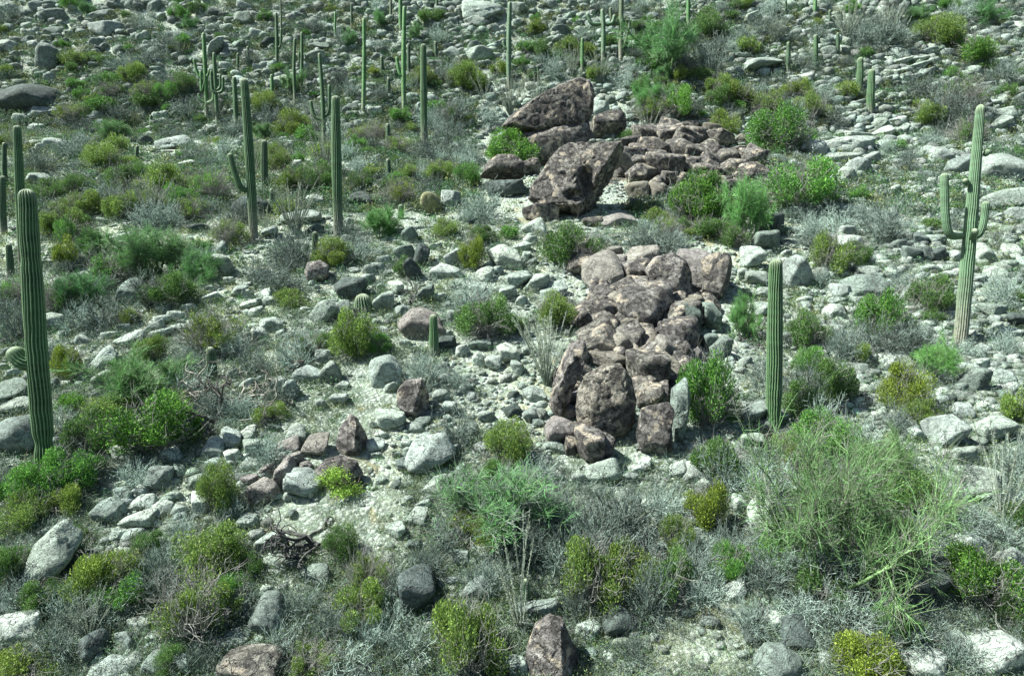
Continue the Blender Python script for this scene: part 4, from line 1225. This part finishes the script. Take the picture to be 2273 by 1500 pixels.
for line in BH.split("\n"):
    for t_ in line.split(";"):
        put_bare(*map(float, t_.split()), tone=float(np.random.default_rng(len(COVER)).choice([.5, .7, .95])))
put_oco(1212, 852, 180, 0, .95, 1.25, "dense ocotillo fan at the left foot of the lower outcrop")
put_oco(1156, 1400, 300, 1, .62, 1.05, "tall sparse ocotillo behind the pink boulder at the bottom edge")
for bx, by, h, v, lb in ((655, 520, 140, 0, "ocotillo fan below the arched dark boulder"), (340, 490, 110, 0, "ocotillo fan above the broad green palo verde"), (40, 350, 90, 2, "ocotillo by the slim saguaro's top"), (722, 400, 130, 2, "ocotillo around the candelabra saguaro's foot"),
                         (1132, 255, 100, 0, "ocotillo just uphill left of the great dark boulder"), (1190, 245, 90, 2, None), (1075, 230, 90, 1, None), (2225, 1160, 250, 1, "ocotillo of long dark wands at the right edge"), (298, 72, 50, 0, None), (1960, 110, 110, 0, None), (1880, 95, 100, 0, None),
                         (560, 400, 90, 2, None), (400, 130, 50, 0, None), (640, 150, 60, 2, None), (1440, 300, 80, 3, None), (1330, 190, 80, 0, None), (1270, 170, 70, 2, None), (700, 300, 80, 0, None), (590, 520, 90, 3, None), (480, 270, 60, 0, None), (1000, 200, 60, 0, None), (300, 470, 100, 3, None), (90, 500, 90, 1, None), (2210, 560, 90, 3, None), (1720, 100, 70, 0, None), (200, 1420, 130, 0, None), (930, 900, 110, 1, None)):
    put_oco(bx, by, h, v, .9, 1.0, lb)


# dead wood
def dead(seed, n, L, rad, levels=2, flat=.35, lean=(0, 0, .2), kids=(4, 3), col=(.20, .19, .17), wob=.32):
    g = np.random.default_rng(seed)
    st = g.normal(size=(n, 3)) * .04
    st[:, 2] = np.abs(st[:, 2]) * .3
    di = unit(g.normal(size=(n, 3)) * np.array([1, 1, flat]) + np.array(lean))
    (P0, P1, r0, r1, lv), _ = grow(g, st, di, np.full(n, L) * g.uniform(.6, 1.1, n), np.full(n, rad), levels, nseg=6, wob=wob, kids=list(kids), ratio=.6, spread=.7, up=-.02, rr=.62, tip=.5)
    P0[:, 2] = np.maximum(P0[:, 2], .01); P1[:, 2] = np.maximum(P1[:, 2], .01)
    v, q = tubes(P0, P1, r0, r1, 5)
    return mesh_np("dead_branches", v, q, col=np.repeat(np.array(col) * g.uniform(.6, 1.3, (len(P0), 1)), 10, 0), mat=M_WOOD)


def put_dead(cx, cy, me, k, label, rz=0):
    P, Z = ground_hit(cx, cy)
    tl = math.atan(.39)
    o = link("dead_branches", me, loc=P + np.array([0, 0, .05]), rot=(tl, 0, rz), scl=(k, k, k))
    tag(o, label, 'dead wood')
    COVER.append((cx, cy, 90, 60, 'veg'))
    return o


put_dead(705, 1215, dead(700, 6, .9, .05, 2, .2, (-.9, -.5, .1), (4, 4), (.07, .075, .07)), 1.0, "black gnarled dead limbs lying in a fan on the pale clearing")
put_dead(520, 900, dead(701, 9, 1.1, .03, 2, .4, (.5, 0, .45), (5, 4), (.25, .25, .21)), 1.25, "fallen grey dead branches tangled beside the emerald acacia")
put_dead(640, 915, dead(702, 4, 1.2, .03, 1, .1, (-1.2, .1, .1), (4,), (.27, .26, .22)), 1.1, "bleached dead branch end reaching right from the fallen tangle")
put_dead(480, 940, dead(703, 4, .8, .04, 2, .5, (.3, 0, .6), (4, 4), (.09, .09, .08)), 1.2, "dark dead stems standing behind the emerald acacia's right side")
put_dead(912, 670, dead(704, 6, .7, .035, 2, .5, (0, 0, .4), (4, 4), (.13, .14, .13)), 1.0, "dark dead stump clump between the barrel cactus and knee-high saguaro")
put_dead(1900, 400, dead(705, 3, .9, .03, 2, .5, (-.2, 0, .9), (3, 3), (.24, .25, .23)), 1.2, "grey dead snag leaning on the large pale slab")
put_dead(1900, 1300, dead(706, 9, 1.0, .025, 2, .3, (.3, -.6, .1), (4, 4), (.12, .12, .11)), 1.0, "dark dead limbs under the biggest palo verde")
put_dead(1660, 260, dead(707, 4, 1.4, .04, 2, .5, (0, 0, 1.0), (4, 4), (.13, .13, .12)), 1.0, "dark leafless little tree uphill of the brown scree")
put_dead(1685, 770, dead(708, 5, .9, .025, 2, .5, (0, 0, .9), (4, 4), (.10, .10, .09)), .9, "black dead stems left of the stocky saguaro")
put_dead(195, 545, dead(709, 3, 1.2, .04, 2, .5, (0, 0, 1), (4, 4), (.10, .10, .09)), 1.1, "dark bare stems right of the slim saguaro's trunk")


# lime green plant of the clearing
def lime():
    g = np.random.default_rng(77)
    n = 4200
    k = g.integers(7, size=n)
    cen = np.array([[-.5, 0, .55], [-.1, 0, .6], [-.3, .2, .35], [.2, -.1, .25], [.0, -.3, .2], [.35, .1, .15], [-.2, -.1, .8]])
    p = cen[k] + g.normal(size=(n, 3)) * np.array([.17, .17, .09])
    p[:, 2] = np.maximum(p[:, 2], .02)
    up = unit(g.normal(size=(n, 3)) + np.array([0, 0, .8]))
    a = unit(np.cross(up, g.normal(size=(n, 3))))
    L = .05 * g.uniform(.6, 1.3, (n, 1))
    v = np.stack([p - up * L * .5, p + a * L * .3, p + up * L * .5, p - a * L * .3], 1).reshape(-1, 3)
    c = np.array([.34, .56, .10]) * g.uniform(.6, 1.15, (n, 1))
    fol = mesh_np("foliage", v, np.arange(n * 4).reshape(-1, 4), smooth=False, col=np.repeat(c, 4, 0), mat=M_LEAF)
    P, Z = ground_hit(762, 1098)
    o = link("lime_plant", None, loc=P, scl=(.75, .75, .75))
    tag(o, "lime green flowering plant glowing in front of a pinkish dome", 'plant')
    link("foliage", fol, parent=o)
    (P0, P1, r0, r1, lv), _ = grow(g, g.normal(size=(14, 3)) * .1 * np.array([1, 1, 0]), unit(g.normal(size=(14, 3)) * .6 + np.array([0, 0, .8])), np.full(14, .6), np.full(14, .012), 1, kids=[4])
    v, q = tubes(P0, P1, r0, r1)
    link("stems", mesh_np("stems", v, q, col=np.array([.3, .25, .2]), mat=M_TWIG), parent=o)
    COVER.append((755, 1060, 110, 90, 'veg'))


lime()

# ------------------------------------------------------------------ fill: more boulders, shrubs and bushes
ROCK_OUT = [(1440, 1320, 1660, 1500), (760, 1085, 900, 1240), (600, 1115, 760, 1230), (770, 850, 860, 930)]
KEEP_OUT = [(1200, 545, 1650, 1020), (1060, 175, 1400, 500), (1390, 268, 1670, 425), (560, 980, 900, 1240), (760, 820, 1010, 1000), (1440, 1330, 1660, 1500), (560, 1130, 720, 1230), (220, 1060, 430, 1240), (1000, 740, 1200, 960)]


def blocked(cx, cy, w, h, veg=True, k=.40):
    if veg:
        for a, b, c, d in KEEP_OUT:
            if a - w * .3 < cx < c + w * .3 and b - h * .3 < cy < d + h * .3:
                return True
    for (x, y, ww, hh, kind) in COVER:
        if kind in ('sag', 'oco'):
            if kind == 'sag' and abs(cx - x) < (w * .25 + ww / 2) and y - hh / 2 < cy < y + hh * .42:
                return True
            continue
        kk = k if kind == 'veg' or not veg else .5
        if kind == 'rock' and veg and ww < 24:
            continue
        if ((cx - x) / (kk * (w + ww))) ** 2 + ((cy - y) / (kk * (h + hh))) ** 2 < 1:
            return True
    return False


fr = np.random.default_rng(21)
tries = 0
while len(LATER) < 680 and tries < 9000:
    tries += 1
    cy = fr.uniform(4, 1495)
    cx = fr.uniform(5, 2268)
    s = float(s_of_y(cy))
    size = fr.lognormal(-.75, .40) * (1.25 if cy < 320 else 1.0) * (1.5 if cy < 150 else 1)
    w = np.clip(size * s, 14, 80)
    h = w * fr.uniform(.45, .85)
    if blocked(cx, cy, w, h, veg=False, k=.42):
        continue
    if 1200 < cx < 1650 and 545 < cy < 1020 or 1060 < cx < 1670 and 180 < cy < 500:
        continue
    if any(a < cx < c and b < cy < d for a, b, c, d in ROCK_OUT):
        continue
    LATER.append((cx, cy, w, h, str(fr.choice(list('ppppwwggd'))), fr.uniform(-25, 30)))
    COVER.append((cx, cy, w, h, 'rock'))
n_b = sum(1 for o in bpy.data.objects if o.get('category') == 'boulder')
LATER.sort(key=lambda a: -a[2] * a[3])
for a in LATER[:300 - n_b]:
    put_rock(*a[:4], c=a[4], rot=a[5])
    COVER.pop()
SMALL = LATER[300 - n_b:]

nl = sum(1 for o in bpy.data.objects if o.get('category') == 'shrub')
ng = sum(1 for o in bpy.data.objects if o.get('category') == 'bush')
tries = 0
while (nl < 299 or ng < 299) and tries < 12000:
    tries += 1
    cy = 1500 * fr.random() ** .72
    cx = fr.uniform(0, 2273)
    s = float(s_of_y(cy))
    isl = fr.random() < (.72 if cx < 700 else .5)
    w = np.clip(fr.uniform(1.1, 2.7) * s * (1.2 if cy < 300 else 1), 26, 175)
    h = w * fr.uniform(.5, .8)
    if blocked(cx, cy, w, h, k=.22):
        continue
    if isl and nl < 299:
        put_leafy(cx, cy, w, h, t=str(fr.choice(list('LLLDDDOGGG'))))
        nl += 1
    elif not isl and ng < 299:
        put_bare(cx, cy, w, h, tone=float(fr.choice([.4, .6, .85, 1.1])))
        ng += 1


# ------------------------------------------------------------------ stuff: loose stones, distant scrub, dry grass, fallen twigs
def scatter_px(g, n, ymin=-110, ymax=1600, power=1.0, xpad=600):
    """Ground points with roughly even picture density (positions are real ground positions)."""
    py = ymin + (ymax - ymin) * g.random(n) ** power
    px = g.uniform(-xpad, W + xpad, n)
    Z = F / s_of_y(py)
    X = (px - W / 2) * Z / F
    V = (py - 750) * Z / F
    Y = Z * _cp - V * _sp
    return X, Y, ground_z(X, Y), F / Z


def build_stones():
    g = np.random.default_rng(31)
    n = 44000
    X, Y, z, s = scatter_px(g, n, power=1.15)
    clump = fbm(np.stack([X / 2.2, Y / 2.2, 0 * X], 1), 3)
    px, py, _ = project(np.stack([X, Y, z], 1))
    right = np.clip((px - 1650) / 200, 0, 1) * np.clip((1050 - py) / 150, 0, 1)
    keep = clump > g.normal(size=n) * .25 - .10 - .8 * right + .22 * (px < 640) * (py < 960) + .2 * (py > 1180) - .06 * (py < 330)
    for a, b, c, d in ROCK_OUT:
        keep &= ~((px > a) & (px < c) & (py > b) & (py < d) & (g.random(n) < .85))
    X, Y, z, s = X[keep], Y[keep], z[keep], s[keep]
    n = len(X)
    size = g.lognormal(-2.5, .5, n)
    size = np.maximum(size, (g.uniform(4, 9, n) + np.maximum(right[keep], (py[keep] < 330) * .7) * g.uniform(0, 17, n)) / s)
    size0 = size.copy()
    size = np.minimum(size, np.maximum(.3, 22 / s))
    shapes = [rock_verts(400 + i, 2, nf=7, p=26, rough=.2, crack=0) for i in range(10)]
    Vs, Fs, Cs = [], [], []
    off = 0
    kind = g.integers(10, size=n)
    for i in range(10):
        m = np.where(kind == i)[0]
        v, f = shapes[i]
        a = g.uniform(0, 6.28, len(m))
        sc = np.stack([np.ones(len(m)), g.uniform(.6, 1, len(m)), g.uniform(.4, .8, len(m))], 1) * (size[m] * .75)[:, None]
        w = v[None] * sc[:, None]
        ca, sa = np.cos(a)[:, None], np.sin(a)[:, None]
        x = w[..., 0] * ca - w[..., 1] * sa
        y = w[..., 0] * sa + w[..., 1] * ca
        p = np.stack([x + X[m][:, None], y + Y[m][:, None], w[..., 2] + (z[m] + size[m] * .12)[:, None]], -1)
        Vs.append(p.reshape(-1, 3))
        Fs.append((f[None] + (np.arange(len(m)) * len(v))[:, None, None] + off).reshape(-1, 3))
        c = np.array(TINT['p'])[None] * g.uniform(.5, 1.2, (len(m), 1)) * (1 + g.normal(size=(len(m), 3)) * .03)
        Cs.append(np.repeat(c, len(v), 0))
        off += len(m) * len(v)
    bases = [rock_verts(430 + i, 3, nf=6 + i % 3, p=24, rough=.16, crack=.04) for i in range(8)]
    for (cx, cy, w, h, c, rot) in SMALL:
        _, Z = ground_hit(cx, cy + h * .42)
        ss = F / Z
        rx, rz = w / 2 / ss, h / 2 / ss
        ry = math.sqrt(rx * max(rz, rx * .6))
        P = at_depth(cx, cy, Z + ry * .25)
        v, f = bases[int(g.integers(8))]
        v = v * np.array([rx, ry, rz]) * 1.08
        ca, sa = math.cos(R(-rot)), math.sin(R(-rot))
        v = np.stack([v[:, 0] * ca + v[:, 2] * sa, v[:, 1], -v[:, 0] * sa + v[:, 2] * ca], 1) + P
        Vs.append(v); Fs.append(f + off); off += len(v)
        Cs.append(np.repeat(np.array(TINT[c])[None] * g.uniform(.85, 1.1), len(v), 0))
    me = mesh_np("loose_stones", np.concatenate(Vs), tris=np.concatenate(Fs), col=np.clip(np.concatenate(Cs), 0, .8), mat=M_STONE)
    tag(link("loose_stones", me), "loose pale stones scattered over the soil between bushes", None, None, "stuff")


build_stones()


def build_scrub():
    """Small far shrubs: leaf-sized faces on many low domes."""
    g = np.random.default_rng(33)
    n = 20000
    X, Y, z, s = scatter_px(g, n, -140, 480, 1.0)
    cl = fbm(np.stack([X / 7, Y / 7, 0 * X + 3], 1), 2)
    k = cl > g.normal(size=n) * .3 - .24
    px, py, _ = project(np.stack([X, Y, z], 1))
    for a, b, c, d in KEEP_OUT[:3]:
        k &= ~((px > a) & (px < c) & (py > b) & (py < d + 30) & (g.random(n) < .93))
    X, Y, z, s = X[k], Y[k], z[k], s[k]
    n = len(X)
    L = 150
    rad = g.uniform(.35, 1.0, n)
    c3 = np.stack([X, Y, z], 1)
    d = unit(g.normal(size=(n, L, 3)))
    d[..., 2] = np.abs(d[..., 2])
    p = c3[:, None] + d * (rad[:, None] * g.random((n, L)) ** .4)[..., None] * np.array([1, 1, .85])
    p = p.reshape(-1, 3)
    N = len(p)
    up = unit(g.normal(size=(N, 3)) * .7 + np.array([0, 0, .8]))
    a = unit(np.cross(up, g.normal(size=(N, 3))))
    sz = .115 * g.uniform(.6, 1.3, (N, 1))
    v = np.stack([p - up * sz * .6, p + a * sz * .22, p + up * sz * .7, p - a * sz * .22], 1).reshape(-1, 3)
    pal = np.array([[.13, .21, .085], [.07, .13, .065], [.20, .24, .09], [.10, .24, .09], [.15, .21, .165], [.20, .27, .22], [.08, .125, .10]])
    c = pal[g.integers(len(pal), size=n)]
    c = np.repeat(c, L, 0) * g.uniform(.5, 1.3, (N, 1))
    me = mesh_np("distant_scrub", v, np.arange(N * 4).reshape(-1, 4), smooth=False, col=np.repeat(c, 4, 0), mat=M_GRASS)
    tag(link("distant_scrub", me), "far small scrub merging into one mass up the slope", None, None, "stuff")


build_scrub()


def build_grass():
    g = np.random.default_rng(35)
    n = 21000
    X, Y, z, s = scatter_px(g, n, 150, 1560, .8)
    cl = fbm(np.stack([X / 2.5 + 30, Y / 2.5, 0 * X], 1), 3)
    k = cl > -.10 + g.normal(size=n) * .2
    X, Y, z, s = X[k], Y[k], z[k], s[k]
    n = len(X)
    B_ = 16
    c3 = np.repeat(np.stack([X, Y, z], 1), B_, 0)
    N = len(c3)
    sp = np.repeat(g.uniform(.05, .16, n), B_)[:, None]
    base = c3 + g.normal(size=(N, 3)) * np.array([1, 1, 0]) * sp
    base[:, 2] = ground_z(base[:, 0], base[:, 1])
    h = np.repeat(g.uniform(.08, .26, n), B_)[:, None] * g.uniform(.6, 1.2, (N, 1))
    tip = base + unit(g.normal(size=(N, 3)) * .5 + np.array([0, 0, 1])) * h
    wd = np.maximum(.004, .35 / np.repeat(s, B_))[:, None]
    side = unit(g.normal(size=(N, 3)) * np.array([1, 1, .1])) * wd
    v = np.stack([base - side, base + side, tip], 1).reshape(-1, 3)
    c = np.array([[.38, .43, .24], [.26, .34, .17], [.42, .48, .34]])[g.integers(3, size=N)] * g.uniform(.6, 1.15, (N, 1))
    me = mesh_np("dry_grass", v, tris=np.arange(N * 3).reshape(-1, 3), smooth=False, col=np.repeat(c, 3, 0), mat=M_GRASS)
    tag(link("dry_grass", me), "short straw-coloured dry grass growing over the soil", None, None, "stuff")


build_grass()


def build_brush():
    """Thin low leafless twigs that cover the soil between the bushes."""
    g = np.random.default_rng(37)
    n = 18000
    X, Y, z, s = scatter_px(g, n, 100, 1560, .85)
    cl = fbm(np.stack([X / 3 + 70, Y / 3, 0 * X], 1), 3)
    k = cl > -.12 + g.normal(size=n) * .2
    X, Y, z, s = X[k], Y[k], z[k], s[k]
    px, py, _ = project(np.stack([X, Y, z], 1))
    op = np.ones(len(X), bool)
    for a, b, c, d in KEEP_OUT:
        op &= ~((px > a) & (px < c) & (py > b) & (py < d) & (g.random(len(px)) < .8))
    X, Y, z, s = X[op], Y[op], z[op], s[op]
    n = len(X)
    m = 14
    st = np.repeat(np.stack([X, Y, z], 1), m, 0) + g.normal(size=(n * m, 3)) * np.array([.08, .08, 0])
    di = unit(g.normal(size=(n * m, 3)) * np.array([1, 1, .4]) + np.array([0, 0, .5]))
    L = np.repeat(g.uniform(.2, .5, n), m) * g.uniform(.5, 1.2, n * m)
    mid = st + di * (L * .5)[:, None]
    tip = mid + unit(di + g.normal(size=di.shape) * .4) * (L * .5)[:, None]
    t2 = mid + unit(di + g.normal(size=di.shape) * .6) * (L * .4)[:, None]
    r = np.maximum(.004, .45 / np.repeat(s, m))
    P0 = np.concatenate([st, mid, mid]); P1 = np.concatenate([mid, tip, t2])
    rr = np.concatenate([r, r * .8, r * .8])
    v, q = tubes(P0, P1, rr, rr * .7)
    tone = np.repeat(g.uniform(.2, 1.3, n), m)
    c = np.array([.29, .39, .315])[None] * np.concatenate([tone, tone, tone])[:, None]
    me = mesh_np("dry_brush", v, q, col=np.repeat(c, 6, 0), mat=M_GRASS)
    tag(link("dry_brush", me), "low grey leafless brush covering the ground between shrubs", None, None, "stuff")


build_brush()


def build_undergrowth():
    """Low green small-leaved cover between the shrubs, in patches."""
    g = np.random.default_rng(41)
    n = 34000
    X, Y, z, s = scatter_px(g, n, 60, 1560)
    cl = fbm(np.stack([X / 2.6 + 11, Y / 2.6, 0 * X + 9], 1), 3)
    px, py, _ = project(np.stack([X, Y, z], 1))
    k = cl > -.24 + g.normal(size=n) * .16 - .22 * (px < 640) * (py < 960) - .2 * (py > 1180) * (px < 1420) - .15 * (py < 420)
    for a, b, c, d in KEEP_OUT:
        k &= ~((px > a) & (px < c) & (py > b) & (py < d) & (g.random(n) < .9))
    X, Y, z, s = X[k], Y[k], z[k], s[k]
    n = len(X)
    L = 70
    rad = np.minimum(g.uniform(.15, .48, n) * np.clip(1.7 - s / 90, .8, 1.6), .75)
    c3 = np.stack([X, Y, z], 1)
    d = unit(g.normal(size=(n, L, 3)))
    d[..., 2] = np.abs(d[..., 2])
    p = (c3[:, None] + d * (rad[:, None] * g.random((n, L)) ** .45)[..., None] * np.array([1, 1, .9])).reshape(-1, 3)
    N = len(p)
    up = unit(g.normal(size=(N, 3)) * .7 + np.array([0, 0, .8]))
    a = unit(np.cross(up, g.normal(size=(N, 3))))
    sz = (np.repeat(np.maximum(.028, 3.0 / s), L) * g.uniform(.6, 1.4, N))[:, None]
    v = np.stack([p - up * sz * .6, p + a * sz * .24, p + up * sz * .7, p - a * sz * .24], 1).reshape(-1, 3)
    pal = np.array([[.13, .21, .085], [.08, .14, .07], [.20, .25, .09], [.10, .24, .09], [.17, .24, .18], [.10, .155, .115], [.16, .235, .12]])
    f = np.clip(((fbm(np.stack([X / 4, Y / 4, 0 * X + 2], 1), 2) * .8 + .5 + .25 * g.normal(size=n)) * len(pal)).astype(int), 0, len(pal) - 1)
    c = np.repeat(pal[f], L, 0) * g.uniform(.3, 1.6, (N, 1))
    me = mesh_np("undergrowth", v, np.arange(N * 4).reshape(-1, 4), smooth=False, col=np.repeat(c, 4, 0), mat=M_GRASS)
    tag(link("undergrowth", me), "low green ground cover spreading between shrubs and stones", None, None, "stuff")


build_undergrowth()

# ------------------------------------------------------------------ labels from neighbours: which one, told by what it stands next to
LAND = [("the ball-armed saguaro", 85, 760), ("the elbow-armed saguaro", 555, 370), ("the tall armless saguaro", 748, 370), ("the six-armed saguaro", 456, 190), ("the candelabra saguaro", 714, 250),
        ("the one-armed green saguaro", 897, 150), ("the stout column saguaro", 941, 230), ("the stub-armed pale saguaro", 1131, 110), ("the bull-horned saguaro", 1337, 85), ("the close saguaro pair", 1922, 195),
        ("the leaning pale saguaro", 2150, 520), ("the stocky woolly saguaro", 1720, 760), ("the knee-high saguaro", 963, 745), ("the branch-tangled saguaro", 468, 805), ("the barrel cactus", 805, 668),
        ("the great dark boulder", 1218, 247), ("the overhanging boulder", 1278, 405), ("the undercut boulder", 1115, 375), ("the brown scree", 1540, 340), ("the largest domed boulder", 1345, 890), ("the blocky outcrop corner", 1600, 610),
        ("the long slanting slab", 1352, 650), ("the tall pinkish slab", 1457, 955), ("the dense ocotillo fan", 1212, 770), ("the shark-fin pink boulder", 785, 965), ("the squat pink boulder", 917, 880), ("the round pink boulder", 703, 603),
        ("the lime green plant", 755, 1065), ("the pink rock group", 610, 1060), ("the black gnarled limbs", 680, 1240), ("the emerald acacia", 340, 945), ("the biggest palo verde", 1865, 1140), ("the reddish bottom-edge boulder", 562, 1472),
        ("the tall pink bottom-edge boulder", 1230, 1440), ("the notched rock pillar", 105, 128), ("the smooth grey dome boulder", 1735, 1475), ("the dark arched boulder", 556, 455), ("the tall sparse ocotillo", 1165, 1270),
        ("the largest upper palo verde", 1485, 95), ("the broad green palo verde", 350, 560), ("the palo verde below the outcrop", 1110, 1060), ("the pinched-waist saguaro", 806, 150), ("the row of three saguaros", 1808, 125),
        ("the fountain-like palo verde", 845, 490), ("the slim saguaro's top", 40, 330), ("the lime palo verde", 2075, 790), ("the yellow-green limbed palo verde", 1662, 460), ("the upper-left palo verde", 260, 290), ("the two thin close saguaros", 662, 150)]
ORD = ["nearest", "second", "third", "fourth", "fifth", "sixth", "seventh", "eighth", "ninth", "tenth", "eleventh", "twelfth"]
DIRS = ["right of", "above right of", "above", "above left of", "left of", "below left of", "below", "below right of"]


def label_items():
    used = set()
    for kind in sorted({i[1] for i in ITEMS}):
        its = [i for i in ITEMS if i[1] == kind]
        xy = np.array([(i[3], i[4]) for i in its])
        lm = np.array([(l[1], l[2]) for l in LAND], float)
        dx = xy[:, None, 0] - lm[None, :, 0]
        dy = lm[None, :, 1] - xy[:, None, 1]
        dist = np.hypot(dx, dy)
        sec = np.round(np.arctan2(dy, dx) / (math.pi / 4)).astype(int) % 8
        for n, it in enumerate(its):
            best = None
            for l in np.argsort(dist[n])[:14]:
                same = (sec[:, l] == sec[n, l])
                rank = int((dist[same, l] < dist[n, l] - 1e-9).sum())
                sc = rank + dist[n, l] / 160
                if rank < len(ORD) and (best is None or sc < best[0]):
                    best = (sc, l, rank)
            if best is None:
                l = int(np.argmin(dist[n])); best = (0, l, 11)
            _, l, rank = best
            kw_ = kind.split()[-1]
            lab = f"{it[2]}, {ORD[rank]} {kw_} {DIRS[sec[n, l]]} {LAND[l][0]}"
            k = 0
            while lab in used and k < 6:
                k += 1
                lab = lab.replace(",", " again,", 1)
            used.add(lab)
            it[0]["label"] = lab
            it[0]["category"] = it[0].get("category") or kind


label_items()
print("objects", len(bpy.data.objects), "boulders", n_b, len(SMALL), "leafy", nl, "bare", ng)
